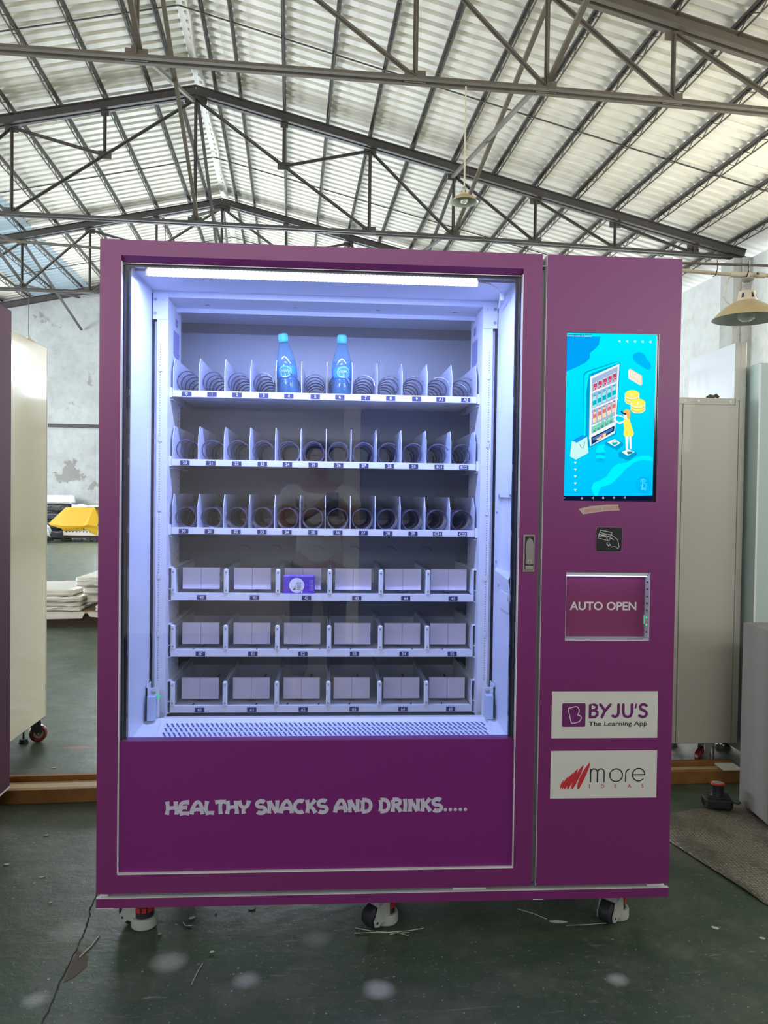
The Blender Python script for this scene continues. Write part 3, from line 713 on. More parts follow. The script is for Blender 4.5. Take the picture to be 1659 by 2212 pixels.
# ---- trays
TY = .35; TYB = .762
LAB = {1: ('0 1 2 3 4 5 6 7 8 9 A1 A2', [.181, .263, .344, .431, .513, .6, .681, .767, .85, .937, 1.018, 1.102]), 2: ('20 21 22 23 24 25 26 27 28 29 B21 B22', [.177, .261, .345, .429, .511, .596, .68, .764, .849, .93, 1.016, 1.099]),
       3: ('30 31 32 33 34 35 36 37 38 39 C31 C32', [.175, .259, .345, .43, .512, .598, .68, .765, .847, .931, 1.014, 1.098]), 4: ('40 41 42 43 44 45', [.235, .408, .579, .746, .91, 1.07]),
       5: ('50 51 52 53 54 55', [.233, .404, .569, .741, .907, 1.07]), 6: ('60 61 62 63 64 65', [.232, .403, .573, .742, .906, 1.068])}
TZ = {1: (1.4835, 1.464), 2: (1.259, 1.2395), 3: (1.0355, 1.015), 4: (.8185, .797), 5: (.632, .6105), 6: (.445, .4245)}
TX0, TX1 = .1355, 1.1395; PITCH = (TX1-TX0)/12
def labels(r, tray):
    names_, xs = LAB[r]; zt, zb = TZ[r]; zc = (zt+zb)/2-(.001 if r > 1 else 0)
    for nm, x in zip(names_.split(), xs):
        m = MB(); hw = .0153
        m.box((x-hw, TY-.0015, zc-.0072), (x+hw, TY-.0005, zc+.0072), 0)
        put_text(m, nm, x, zc-.0048, TY-.0018, .0138, 1, bold=.018, align='CENTER')
        mp('number_label', m, [LABELD, TXTW], tray)
def div_mesh():
    m = MB(); m.prism([(0, 0), (0, .075), (.030, .115), (.40, .115), (.40, 0)], -.0009, .0009, 0, 'yz'); return m.mesh('divider', DIVM)
def helix_mesh(turns, L, ph, r=.0345, wr=.0021, sgn=1):
    m = MB(); n = int(turns*18); pts = [(r*cos(ph+sgn*2*pi*turns*i/n), L*i/n, r*sin(ph+sgn*2*pi*turns*i/n)) for i in range(n+1)]
    m.tube(pts, wr, 5); return m.mesh('spiral', WIRE, True)
dm = div_mesh()
HM = [helix_mesh(5.5, .395, 0.35), helix_mesh(5.5, .395, .8), helix_mesh(5.0, .395, 1.1), helix_mesh(11, .395, -1.0), helix_mesh(20, .395, -1.6)]
trays = {}
def bracket(m, side_, zt, zb, kind_):
    X = (lambda x: x) if side_ == 0 else (lambda x: 1.2755-x)
    def bx(x0, x1, y0, y1, z0, z1):
        a, b = X(x0), X(x1); m.box((min(a, b), y0, z0), (max(a, b), y1, z1))
    if kind_ == 'spiral':
        bx(.1215, .1345, TY-.004, TY+.004, zb-.003, zt+.010); bx(.1165, .1185, TY+.002, .66, zb-.010, zt+.014); bx(.1165, .137, TY+.002, .66, zb-.010, zb-.0085)
    else:
        bx(.1180, .1195, TY+.002, .66, zb-.003, zt+.0155); bx(.1180, .134, TY+.002, .66, zb-.003, zb-.001); bx(.1195, .134, TY+.002, .66, zt+.014, zt+.016); bx(.122, .136, TY+.0, .66, zt+.083, zt+.0855)
for r in range(1, 7):
    zt, zb = TZ[r]; kind_ = 'spiral' if r <= 3 else 'pusher'
    m = MB(); m.box((TX0, TY, zb), (TX1, TY+.003, zt)); m.box((TX0, TY+.003, zt-.008), (TX1, TYB, zt-.005)); m.box((TX0, TY, zt), (TX1, TY+.006, zt+.0012)); m.box((TX0, TY, zb-.0006), (TX1, TY+.010, zb+.0006)); m.box((TX0, TYB-.003, zt-.005), (TX1, TYB, zt+.05 if r > 3 else zt+.02))
    if r > 3:
        for x in (TX0, TX1-.0015): m.box((x, TY, zt), (x+.0015, TYB, zt+.083))
    tr = mp('spiral_tray' if r <= 3 else 'pusher_tray', m, TRAYM); trays[r] = tr
    for s_ in (0, 1):
        m = MB(); bracket(m, s_, zt, zb, kind_); mp('side_bracket', m, WHITEP, tr)
    labels(r, tr)
    if r <= 3:
        for i in range(13): link('divider', dm, tr, (TX0+i*PITCH+(.001 if i == 0 else -.001 if i == 12 else 0), TY+.004, zt-.004+ZO))
        for i in range(12):
            hm = HM[0] if r == 1 and i < 2 else HM[1] if r == 1 else HM[2] if r == 2 else HM[3] if i < 2 else HM[4]
            link('spiral', hm, tr, (TX0+(i+.5)*PITCH, TY+.010, zt+.0325+ZO), rot=(0, (i*.25 % .9), 0))
    else:
        px = [.1355, .3065, .4765, .6475, .8185, .9765]
        for i, x in enumerate(px):
            m = MB(); m.cbox((x, TY-.004, zt-.001), (x+.0155, TY+.006, zt+.0835), .004); po = mp('divider_cap', m, WHITEP, tr)
            m = MB(); m.box((x+.006, TY+.006, zt-.004), (x+.0078, TYB, zt+.078)); m.box((x+.002, TY+.006, zt+.0755), (x+.0125, TYB, zt+.078))
            for q in (.030, .045):  m.box((x+.0079, TY+.03, zt+q), (x+.0095, TY+.10, zt+q+.004))
            mp('partition', m, DIVM, tr)
            m = MB()
            for z in (zt+.012, zt+.071): m.cyl((x+.0078, TY-.0052, z), .0026, .0015, 10, 'y')
            mp('cap_screw', m, SCREWM, tr)
            w0 = x+.026; m = MB(); m.box((w0, .415, zt+.008), (w0+.1235, .427, zt+.080)); m.box((w0+.0612, .4142, zt+.008), (w0+.0622, .4149, zt+.080), 1); m.box((w0+.0622, .4146, zt+.008), (w0+.1235, .4149, zt+.080), 2)
            mp('pusher_plate', m, [PUSH, SLOTM, PUSH], tr)
            m = MB(); m.tube([(w0+.09, .43, zt+.02), (w0+.09, .55, zt+.02), (w0+.09, .68, zt+.03)], .004, 6); m.box((w0+.05, .427, zt+.001), (w0+.07, .68, zt+.006)); mp('pusher_spring', m, WIRE, tr)
        m = MB(); n = 84
        for i in range(n):
            x = .160+i*.0108
            if x > 1.06+.04: break
            if any(p-.003 < x < p+.018 for p in px): continue
            m.add([(x, TY+.009, zt-.0046), (x+.004, TY+.009, zt-.0046), (x+.006, TY+.020, zt-.0046), (x+.002, TY+.020, zt-.0046)], [(0, 1, 2, 3)])
        for i in range(9): x = .20+i*.105; m.add([(x, .385, zt-.0046), (x+.004, .385, zt-.0046), (x+.007, .410, zt-.0046), (x+.003, .410, zt-.0046)], [(0, 1, 2, 3)])
        mp('tray_perforations', m, DARKHOLE, tr, kind='stuff')
# rows of holes and cables on the back panel
m = MB()
for zz in (.90, .715, .53):
    for g in range(5):
        for i in range(9): disc(m, .30+g*.20+i*.0135, zz, .0042, BY0-.0006, n=8)
for x in (.70, .74, .78): disc(m, x, .975, .006, BY0-.0006, n=8)
mp('back_panel_holes', m, DARKHOLE, kind='stuff')
m = MB()
for x in (.30, .42, .58, .72, .86, 1.0): m.tube([(x, BY0-.01, .93), (x+.02, BY0-.012, .955), (x+.04, BY0-.012, .95), (x+.07, BY0-.01, .925)], .0012, 5)
mp('cable', m, WIRE)

# ---- control panel on the right
m = MB(); SX0, SX1, SZ0, SZ1 = 1.338, 1.6165, 1.143, 1.637; KX0, KX1, KZ0, KZ1 = 1.350, 1.604, .731, .933
m.holes(1.2767, W, 0, H, [(SX0, SX1, SZ0, SZ1), (KX0, KX1, KZ0, KZ1)], 0, .058)
cp = mp('control_panel', m, PURPLE)
m = MB(); m.box((1.2755, .0005, 0), (1.2775, .060, H)); m.box((1.262, .030, 0), (1.276, .062, H-.03)); m.box((1.2625, .010, H-.033), (1.2762, .03, H-.030)); mp('panel_edge_strip', m, WHITEP)
m = MB(); m.box((1.2632, .028, 0), (1.2756, .0299, H-.034)); mp('gap_backing', m, GREYMET)
# touch screen
m = MB(); m.box((SX0, .004, SZ0), (SX1, .055, SZ1)); scr = mp('touch_screen', m, BLKGL)
def S(u, v): return (1.339+(u-228)*.0002768+(v-187)*5.2e-6, 1.636+(u-228)*7.7e-6-(v-187)*.0002692)
sm_ = bpy.data.materials.new('screen_backlight'); sm_.use_nodes = True; nt = sm_.node_tree
for n_ in list(nt.nodes): nt.nodes.remove(n_)
tc = nt.nodes.new('ShaderNodeTexCoord'); sp = nt.nodes.new('ShaderNodeSeparateXYZ'); mr = nt.nodes.new('ShaderNodeMapRange'); mr.inputs[1].default_value = 1.20+ZO; mr.inputs[2].default_value = 1.62+ZO
mx = nt.nodes.new('ShaderNodeMixRGB'); mx.inputs[1].default_value = (*srgb(0, 200, 255), 1); mx.inputs[2].default_value = (*srgb(0, 242, 255), 1)
e_ = nt.nodes.new('ShaderNodeEmission'); o_ = nt.nodes.new('ShaderNodeOutputMaterial')
nt.links.new(tc.outputs['Object'], sp.inputs[0]); nt.links.new(sp.outputs['Z'], mr.inputs[0]); nt.links.new(mr.outputs[0], mx.inputs[0]); nt.links.new(mx.outputs[0], e_.inputs[0]); nt.links.new(e_.outputs[0], o_.inputs[0])
pal = {'bg': sm_}
def pc(name, r, g, b): pal[name] = flat_emit('screen_'+name, srgb(r, g, b), 1.0); return name
for nm, c in dict(blue1=(0, 165, 250), blue2=(0, 190, 250), cyan2=(0, 245, 255), dkcyan=(0, 165, 215), white=(240, 252, 250), mint=(200, 250, 245), grey=(165, 190, 225), red=(205, 70, 105), teal=(0, 185, 205), pale=(160, 240, 240), peach=(245, 215, 175), pink=(225, 120, 130), green=(20, 170, 120), lgreen=(110, 235, 170), navy=(25, 50, 110), slate=(80, 130, 175), yell=(255, 245, 95), yell2=(240, 225, 70), hair=(255, 190, 90), dark=(25, 20, 70), bag=(205, 250, 245), bagb=(30, 150, 240), bar=(8, 22, 55), txt=(120, 240, 255), sale=(250, 240, 225), line=(40, 130, 150)).items(): pc(nm, *c)
keys = list(pal); PI = {k: i for i, k in enumerate(keys)}
m = MB(); lay = [0.0039]
def poly(pts, c): lay[0] -= .000012; flat(m, [S(*p) for p in pts], lay[0], PI[c])
def pl(pts, wd, c): lay[0] -= .000012; ribbon(m, [S(*p) for p in pts], wd*.00027, lay[0], PI[c])
def el(u, v, r, c, r2=None, n=18): poly([(u+r*cos(2*pi*k/n), v+(r2 or r)*sin(2*pi*k/n)) for k in range(n)], c)
poly([(230, 190), (1203, 212), (1162, 1975), (192, 1966)], 'bg')
poly([(230, 230), (590, 232), (575, 320), (530, 370), (478, 410), (475, 470), (430, 515), (340, 560), (222, 615)], 'blue1')
poly([(1165, 1560), (1110, 1535), (1020, 1540), (950, 1570), (880, 1610), (790, 1620), (735, 1655), (700, 1700), (660, 1760), (590, 1800), (520, 1825), (495, 1880), (510, 1930), (535, 1972), (1162, 1975)], 'cyan2')
poly([(1165, 1600), (1060, 1580), (960, 1610), (860, 1690), (800, 1760), (700, 1850), (600, 1870), (560, 1975), (1162, 1975)], 'bg')
poly([(945, 430), (975, 412), (1010, 402), (1050, 412), (1085, 450), (1100, 490), (1135, 520), (1147, 560), (1130, 595), (1090, 590), (1040, 555), (985, 525), (945, 480)], 'blue2')
poly([(410, 640), (440, 610), (780, 500), (805, 510), (808, 530), (760, 1300), (480, 1440), (430, 1440), (410, 1310)], 'dkcyan')
poly([(420, 650), (450, 620), (790, 505), (800, 520), (470, 640), (440, 820), (430, 1310), (412, 1310)], 'cyan2')
poly([(480, 670), (800, 528), (762, 1150), (750, 1285), (485, 1425), (470, 1340)], 'white')
poly([(500, 690), (780, 558), (745, 1165), (495, 1290)], 'grey')
for q in (0, 1, 2):
    v0 = 845+q*182; pl([(495, v0), (785, v0-122)], 16, 'white')
pl([(490, 1300), (760, 1178)], 12, 'white')
for i in range(5):
    u, dv = 537+i*53, -27*i
    poly([(u-20, 745+dv), (u+18, 730+dv), (u+16, 810+dv), (u-20, 825+dv)], 'red'); el(u, 800+dv, 17, 'white'); el(u, 800+dv, 13, 'red'); poly([(u-20, 742+dv), (u+18, 727+dv), (u+18, 735+dv), (u-20, 750+dv)], 'white')
    u = 528+i*53; poly([(u-10, 880+dv), (u+8, 872+dv), (u+20, 920+dv), (u+20, 990+dv), (u-22, 1008+dv), (u-22, 930+dv)], 'pale'); poly([(u-20, 935+dv), (u+20, 918+dv), (u+20, 968+dv), (u-20, 985+dv)], 'teal'); poly([(u-12, 872+dv), (u+12, 862+dv), (u+12, 878+dv), (u-12, 888+dv)], 'teal')
    u = 530+i*52; poly([(u-9, 1052+dv), (u+8, 1045+dv), (u+19, 1090+dv), (u+19, 1160+dv), (u-21, 1176+dv), (u-21, 1100+dv)], 'peach'); poly([(u-19, 1085+dv), (u+19, 1070+dv), (u+19, 1110+dv), (u-19, 1125+dv)], 'pink'); el(u, 1142+dv, 16, 'white'); el(u, 1142+dv, 12, 'peach'); poly([(u-9, 1040+dv), (u+9, 1034+dv), (u+9, 1048+dv), (u-9, 1054+dv)], 'red')
    u = 528+i*45; dv = -26*i; poly([(u-16, 1212+dv), (u+16, 1200+dv), (u+15, 1268+dv), (u-16, 1282+dv)], 'green'); poly([(u-16, 1216+dv), (u+16, 1204+dv), (u+16, 1232+dv), (u-16, 1244+dv)], 'lgreen'); el(u, 1252+dv, 13, 'mint'); el(u, 1254+dv, 10, 'green')
poly([(492, 1330), (745, 1205), (742, 1262), (494, 1412)], 'navy'); poly([(505, 1340), (735, 1222), (715, 1262), (540, 1350), (515, 1370)], 'slate')
poly([(548, 1345), (570, 1340), (600, 1305), (645, 1282), (656, 1300), (645, 1320), (600, 1345), (575, 1358), (550, 1360)], 'peach'); poly([(592, 1312), (620, 1298), (622, 1328), (600, 1340)], 'pink')
poly([(262, 1535), (282, 1368), (340, 1388), (448, 1322), (460, 1500), (325, 1572)], 'bag'); poly([(282, 1368), (400, 1300), (412, 1318), (448, 1322), (325, 1388), (318, 1372)], 'bagb')
pl([(367, 1402), (380, 1440), (400, 1448), (415, 1420), (420, 1375)], 5, 'line')
for i in range(5): u, v = 318, 1606+i*75; poly([(u-14, v-10), (u+16, v-10), (u, v+15)], 'white')
for i in range(5): u, v = 795+i*84, 283+i*2; poly([(u-14, v), (u+12, v-16), (u+12, v+16)], 'white')
poly([(893, 600), (912, 583), (1043, 660), (1045, 755), (1030, 770), (893, 690)], 'sale'); pl([(912, 586), (1042, 664), (1028, 768)], 7, 'peach')
lay[0] -= .00002
for j, ch in enumerate('SALE'):
    x, z = S(905+j*29, 672+j*19); put_text(m, ch, x, z, lay[0], .0115, PI['peach'])
for (u, v) in ((935, 860), (1000, 955)):
    for q, c in ((70, 'white'), (66, 'yell2'), (38, 'white'), (34, 'yell2'), (8, 'white'), (0, 'yell')):
        el(u, v+q, 82 if c == 'white' else 77, c, 48 if c == 'white' else 44)
    x, z = S(u-14, v+18); lay[0] -= .00002; put_text(m, '$', x, z, lay[0], .011, PI['white'], bold=.02)
poly([(640, 1385), (745, 1342), (840, 1400), (835, 1425), (770, 1475), (640, 1410)], 'dkcyan'); poly([(665, 1385), (745, 1348), (812, 1395), (745, 1432)], 'white')
poly([(712, 1390), (785, 1385), (770, 1412), (730, 1418)], 'teal'); pl([(720, 1388), (745, 1362), (770, 1382)], 4, 'line')
poly([(790, 1500), (880, 1455), (990, 1500), (985, 1530), (900, 1590), (792, 1550)], 'dkcyan'); poly([(820, 1495), (890, 1462), (965, 1495), (890, 1535)], 'white'); poly([(880, 1490), (945, 1490), (935, 1512), (890, 1520)], 'line')
for q in range(4): el(588, 1480+q*34, 52, 'blue2' if q % 2 else 'cyan2', 24)
poly([(565, 1420), (640, 1410), (620, 1470), (600, 1500), (560, 1500), (540, 1470)], 'cyan2')
# shopper
poly([(840, 1150), (860, 1120), (905, 1130), (955, 1290), (945, 1322), (855, 1325), (842, 1300), (848, 1240)], 'yell')
poly([(862, 1325), (898, 1325), (892, 1470), (868, 1480)], 'white'); poly([(903, 1325), (928, 1322), (930, 1460), (912, 1470)], 'white')
pl([(845, 1160), (800, 1178), (770, 1165), (735, 1130)], 20, 'white'); pl([(850, 1118), (815, 1100), (790, 1095)], 12, 'white')
el(880, 1060, 36, 'hair', 34); el(895, 1095, 18, 'hair', 40); poly([(835, 1075), (875, 1085), (885, 1130), (850, 1130)], 'white'); pl([(815, 1048), (835, 1072), (872, 1082)], 15, 'dark')
# header, buy button, navigation bar
poly([(228, 205), (498, 212), (497, 243), (227, 234)], 'dkcyan')
lay[0] -= .00002; x, z = S(229, 230); put_text(m, 'Device code: 61260270', x, z, lay[0], .0072, PI['white'], width=.0735)
el(1058, 1857, 87, 'blue2', 92, 24)
pl([(1050, 1880), (1050, 1800), (1060, 1795), (1066, 1805), (1066, 1840), (1090, 1845), (1092, 1870), (1080, 1892), (1052, 1890), (1035, 1860), (1046, 1858)], 4, 'txt'); pl(arc(1058, 1815, 26, 24, 150, 390, 8), 4, 'txt')
lay[0] -= .00002; x, z = S(1038, 1912); put_text(m, 'Buy', x, z, lay[0], .0105, PI['txt'])
poly([(192, 1967), (1162, 1977), (1160, 2022), (191, 2014)], 'bar')
for q, u in enumerate((390, 505, 622, 739, 855)):
    if q == 1: pl([(515, 1984), (496, 1994), (515, 2004), (515, 1984)], 4, 'white')
    else: pl(arc(u, 1994, 9, 9, 0, 360, 10), 4, 'white')
pl([(196, 1992), (200, 1986), (204, 1992), (208, 1986)], 3, 'white')
m.v = [(x, y, z+ZO) for x, y, z in m.v]; m.build('display_image', [pal[k] for k in keys], scr)
m = MB(); m.holes(SX0-.0015, SX1+.0015, SZ0-.0015, SZ1+.0015, [(SX0+.001, SX1-.002, SZ0+.0015, SZ1-.001)], .0005, .0038); mp('screen_bezel', m, BLKGL, scr)
# strip of masking tape with red handwriting
m = MB(); poly_ = [(1.383, 1.119), (1.420, 1.128), (1.470, 1.133), (1.503, 1.1335), (1.5025, 1.127), (1.5075, 1.116), (1.470, 1.114), (1.430, 1.109), (1.397, 1.103), (1.389, 1.112)]
flat(m, poly_, -.0006, 0); m.prism(poly_, -.0005, 0, 0)
def hand(s, x, z, h, rot):
    G = {'2': [[(.05, .75), (.3, 1), (.5, .75), (.1, .1), (.6, .05)]], '0': [arc(.3, .5, .22, .42, 0, 360, 8)], '1': [[(.3, 1), (.25, 0)]], '6': [[(.5, 1), (.15, .5), (.2, .05), (.5, .1), (.45, .45), (.15, .4)]], '7': [[(.05, .9), (.55, .95), (.25, 0)]],
         't': [[(.3, 1), (.25, 0)], [(.05, .6), (.5, .65)]], 'V': [[(.05, 1), (.25, 0), (.55, 1)]], 'e': [[(.1, .35), (.45, .4), (.35, .65), (.1, .4), (.2, .05), (.5, .1)]], 'm': [[(.05, 0), (.08, .6), (.25, .1), (.32, .6), (.5, .05)]], ' ': []}
    for c in s:
        for st in G.get(c, []):
            P = [(x+(a*cos(rot)-b*sin(rot))*h, z+(a*sin(rot)+b*cos(rot))*h) for a, b in st]; ribbon(m, P, .0009, -.0008, 1)
        x += .66*h*cos(rot)*(.6 if c in '1 ' else 1); z += .66*h*sin(rot)*(.6 if c in '1 ' else 1)
hand('220t21Vem2', 1.401, 1.1095, .0080, .12); hand('61260270', 1.459, 1.1168, .0088, .07)
mp('masking_tape', m, [TAPE, REDINK], cp)
# lock
lk = MB(); lk.cbox((1.220, -.004, .931), (1.254, .004, 1.042), .0015); lk.box((1.2245, -.0043, .9395), (1.2500, -.0039, 1.037), 1); lock = mp('lock_plate', lk, [CHROME, BLACK], door)
m = MB()
pts = [(1.2262, .955), (1.2485, .955), (1.2485, 1.012), (1.2455, 1.026), (1.2375, 1.033), (1.2295, 1.026), (1.2262, 1.012)]; m.prism(pts, -.0095, -.004); mp('lever_handle', m, CHROME, lock)
m = MB(); m.lathe([(.0055, -.0105), (.0072, -.0105), (.0078, -.0095)], (1.2372, 0, .962), 18, 'y'); m.cyl((1.2372, -.0125, .962), .0052, .003, 14, 'y'); m.box((1.2364, -.0128, .9585), (1.2380, -.0124, .9655), 1); mp('key_cylinder', m, [CHROME2, BLACK], lock)
m = MB(); m.cbox((1.2262, -.0085, .9408), (1.2487, -.004, .9515), .001); mp('release_button', m, CHROME2, lock)
# card reader
def rrect(x0, x1, z0, z1, r, n=4):
    P = []
    for cx_, cz_, a in ((x1-r, z1-r, 0), (x0+r, z1-r, 90), (x0+r, z0+r, 180), (x1-r, z0+r, 270)): P += [(cx_+r*cos(radians(a+90*i/n)), cz_+r*sin(radians(a+90*i/n))) for i in range(n+1)]
    return P
m = MB(); m.prism(rrect(1.4385, 1.5145, .9945, 1.0665, .005), -.0025, 0, 0); m.prism(rrect(1.4375, 1.5160, .9930, 1.0670, .006), -.0006, .0, 1)
def C8(u, v): return (1.4385+(u-566)*.000455, 1.0665-(v-185)*.000428)
for st in ([(590, 205), (668, 222), (663, 245), (672, 240)], [(590, 205), (574, 260), (650, 280)], [(668, 222), (650, 275)], [(587, 222), (664, 240)], [(583, 236), (660, 254)], [(640, 300), (645, 312), (655, 305), (632, 258), (650, 252), (665, 262), (672, 262)], [(668, 242), (705, 270), (716, 322), (708, 332), (690, 318), (665, 322), (640, 275)], [(640, 288), (632, 302), (648, 318), (658, 305)], [(655, 258), (680, 272)]):
    ribbon(m, [C8(*p) for p in st], .0011, -.0028, 2)
x, z = C8(580, 248); put_text(m, 'CARD', x, z-.001, -.0029, .0095, 2, bold=.01, shear=-.1, width=.023)
mp('card_reader', m, [BLACK, CHROME, TXTW], cp)
# delivery hatch
m = MB(); RY = .037
m.box((KX0, RY+.002, KZ0), (KX1, .056, KZ1)); m.box((KX1-.0012, -.0006, KZ0), (KX1, RY+.002, KZ1)); m.box((KX0, -.0006, KZ0-.001), (KX1, RY, KZ0+.0015)); m.box((KX0, .006, KZ1-.011), (KX1, RY+.001, KZ1)); m.box((KX0, -.0006, KZ0), (KX0+.001, RY, KZ1))
hb = mp('hatch_frame', m, mat('hatch_white', (.60, .63, .72), .4), cp)
m = MB(); m.box((KX0+.001, RY-.004, KZ0+.006), (KX1-.0035, RY+.002, KZ1-.0165)); hd = mp('hatch_door', m, mat('purple_hatch', (.22, .035, .13), .4), cp)
m = MB(); vs_, fs_, wd_ = text_mb('AUTO OPEN', 1, bold=.02); put_text(m, 'AUTO OPEN', 1.3725, .8165, RY-.0046, .0345, 0, bold=.022, width=.204); mp('auto_open_lettering', m, OFFW, hd)
m = MB(); m.box((KX0+.004, .010, KZ1-.0135), (KX1-.006, .016, KZ1-.0115)); mp('hatch_light', m, flat_emit('hatch_led', (.55, .6, 1), 4), hb)
m = MB()
for i in range(8): m.box((KX1-.0016, .012, .900-i*.0213), (KX1-.0010, .022, .905-i*.0213), 1 if i in (5, 6) else 0)
m.box((KX1-.0034, RY-.004, .775), (KX1-.0022, RY, .800), 1)
mp('hatch_slots', m, [DARKHOLE, GREENL], hb)
# white stickers with printed logos
def T8(u, v): return (1.314+(u-261)*.000449, .579-(v-1307)*.000442)
m = MB(); m.box((1.314, -.0008, .4395), (1.6355, 0, .579), 0)
m.prism(rrect(*T8(331, 0)[:1], T8(488, 0)[0], T8(0, 1545)[1], T8(0, 1386)[1], .004), -.0011, -.0008, 1)
P = smooth([T8(*p) for p in ((372, 1422), (388, 1416), (425, 1409), (442, 1422), (445, 1445), (435, 1464), (452, 1470), (460, 1485), (450, 1506), (432, 1515), (400, 1521), (392, 1510), (372, 1430), (372, 1422))], 3); ribbon(m, P, .0026, -.0013, 0)
def st8(pts, wd): stroke(m, [T8(*p) for p in pts], wd, -.0012, 1)
BW = .0084
st8([(519, 1480), (519, 1396), (545, 1396), (562, 1404), (563, 1420), (549, 1434), (525, 1437)], BW); st8([(549, 1434), (568, 1446), (568, 1464), (552, 1479), (519, 1480)], BW)
st8([(586, 1396), (618, 1436)], BW); st8([(655, 1396), (618, 1440), (598, 1480)], BW)
st8([(710, 1396), (710, 1455), (702, 1472), (688, 1480), (672, 1472)], BW)
st8([(742, 1396), (742, 1452), (752, 1474), (772, 1480), (792, 1474), (801, 1452), (801, 1396)], BW)
st8([(830, 1394), (825, 1418)], .005)
st8([(899, 1404), (885, 1395), (866, 1397), (855, 1410), (860, 1426), (880, 1436), (898, 1446), (902, 1462), (892, 1477), (872, 1481), (852, 1472)], BW)
x, z = T8(511, 1538); put_text(m, 'The Learning App', x, z, -.0012, .0178, 2, bold=.012, width=.1780)
mp('sponsor_sticker', m, [STICK, STPUR, STBLK], cp, label='white sticker with a purple square emblem and bold purple lettering')
m = MB(); m.box((1.314, -.0008, .260), (1.6365, 0, .402), 0)
def flame(x0, x1, top, base=1964, lean=1):
    wdt = x1-x0; L_ = []; R_ = []
    for i in range(9):
        t = i/8; y = base+(top-base)*t; c = x0+ (x1-x0)*(.55*t+.45*t*t) + 10*sin(pi*t)*0; hw = 15*(sin(pi*min(1, t*.9+.08)))**.7*(wdt/60)
        L_.append((x0+(x1-x0)*t**1.2-hw*.9, y)); R_.append((x0+(x1-x0)*t**1.2+hw*.9, y))
    poly = L_+R_[::-1]; m.add([(T8(*p)[0], -.0012-(x1-300)*1e-6, T8(*p)[1]) for p in poly], [(i, i+1, 17-i-1, 17-i) for i in range(8)], 1)
for x0, x1, tp in ((327, 352, 1900), (340, 380, 1880), (357, 410, 1858), (378, 442, 1830), (408, 480, 1805), (448, 525, 1786)): flame(x0, x1, tp)
def st9(pts, wd, mi): stroke(m, [T8(*p) for p in pts], wd, -.0012, mi)
TWd = .0034
st9([(531, 1918), (531, 1832)], TWd, 2); st9(arc(554, 1852, 22, -22, 180, 0, 10)+[(576, 1918)], TWd, 2); st9([(578, 1918)]+arc(600, 1852, 22, -22, 180, 0, 10)+[(622, 1918)], TWd, 2)
st9(arc(703, 1874, 43, 43, 0, 360, 26), TWd, 2); st9([(768, 1918), (768, 1870)]+arc(800, 1866, 32, -34, 180, 105, 6), TWd, 2); st9([(815, 1872), (898, 1872)]+arc(856, 1872, 42, -43, 0, 318, 20), TWd, 2)
for ch, u in zip('IDEAS', (522, 602, 694, 783, 877)): x, z = T8(u, 1960); put_text(m, ch, x, z, -.0012, .0155, 1, bold=.01)
mp('sponsor_sticker', m, [STICK, STRED, STBLK], cp, label='white sticker with red flame strokes and thin black lettering')
# protective film / tube remnants on the cabinet top
m = MB(); m.tube([(.012, .03, 1.866), (.04, .035, 1.868), (.075, .05, 1.863)], [.006, .005, .002], 6); mp('film_remnant', m, WHITEP)
m = MB(); m.tube([(1.605, .05, 1.867), (1.625, .04, 1.872), (1.665, .03, 1.870)], .0045, 6); mp('film_remnant', m, WHITEP)
# casters
def caster(x, y, rot, front=True):
    M = Matrix.Translation((x, y, 0)) @ Matrix.Rotation(rot, 4, 'Z')
    c = MB(); c.cyl((0, 0, .094), .036, .0135, 24); c.box((-.010, -.02, .034), (.0, .02, .094)); c.prism([(.020, .098), (.034, .100), (.060, .074), (.055, .069), (.020, .084)], -.0285, .0285); c.cbox((-.02, -.026, .086), (.048, .026, .102), .004)
    c.lathe([(.0295, .034), (.037, .034), (.0385, .029), (.0385, .005), (.035, .001), (.0295, .002), (.0295, .034)], n=28)
    for s in (-1, 1): c.prism([(.008, .098), (.030, .098), (.050, .078), (.060, .045), (.069, .030), (.066, .014), (.050, .010), (.040, .020), (.018, .020), (.008, .030)], s*.026-.0025, s*.026+.0025)
    c.xf(M); o = c.build('caster', CASTW, vm, True)
    q = MB(); q.lathe([(1e-4, -.021), (.024, -.021), (.032, -.017), (.034, 0), (.032, .017), (.024, .021), (1e-4, .021)], (.050, 0, .0345), 24, 'y'); q.xf(M); q.build('wheel', RUBBER, o, True)
    q = MB(); q.cyl((0, 0, .0), .0285, .047, 20); q.cyl((0, 0, .047), .0285, .022, 20); q.xf(M); q.build('levelling_foot', RUBBER, o, True)
    q = MB()
    for a in (0, 325, 290, 255, 220, 185): q.add([(Matrix.Rotation(radians(a), 4, 'Z') @ Vector(v)) for v in [(-.0065, -.0302, .051), (.0065, -.0302, .051), (.0065, -.0302, .066), (-.0065, -.0302, .066), (-.0065, -.02, .051), (.0065, -.02, .051), (.0065, -.02, .066), (-.0065, -.02, .066)]], [(0, 1, 2, 3), (0, 3, 7, 4), (1, 5, 6, 2), (3, 2, 6, 7), (0, 4, 5, 1)])
    q.xf(M); q.build('adjuster_dial', REDPL, o)
    q = MB()
    for s in (-1, 1): q.cyl((.058, s*.0288-.0005, .024), .004, .001, 10, 'y')
    q.xf(M); q.build('axle_hole', BLACK, o)
caster(.112, .105, radians(152)); caster(.838, .100, radians(218)); caster(1.558, .098, radians(222))
for x in (.12, .84, 1.56): caster(x, .70, radians(60))

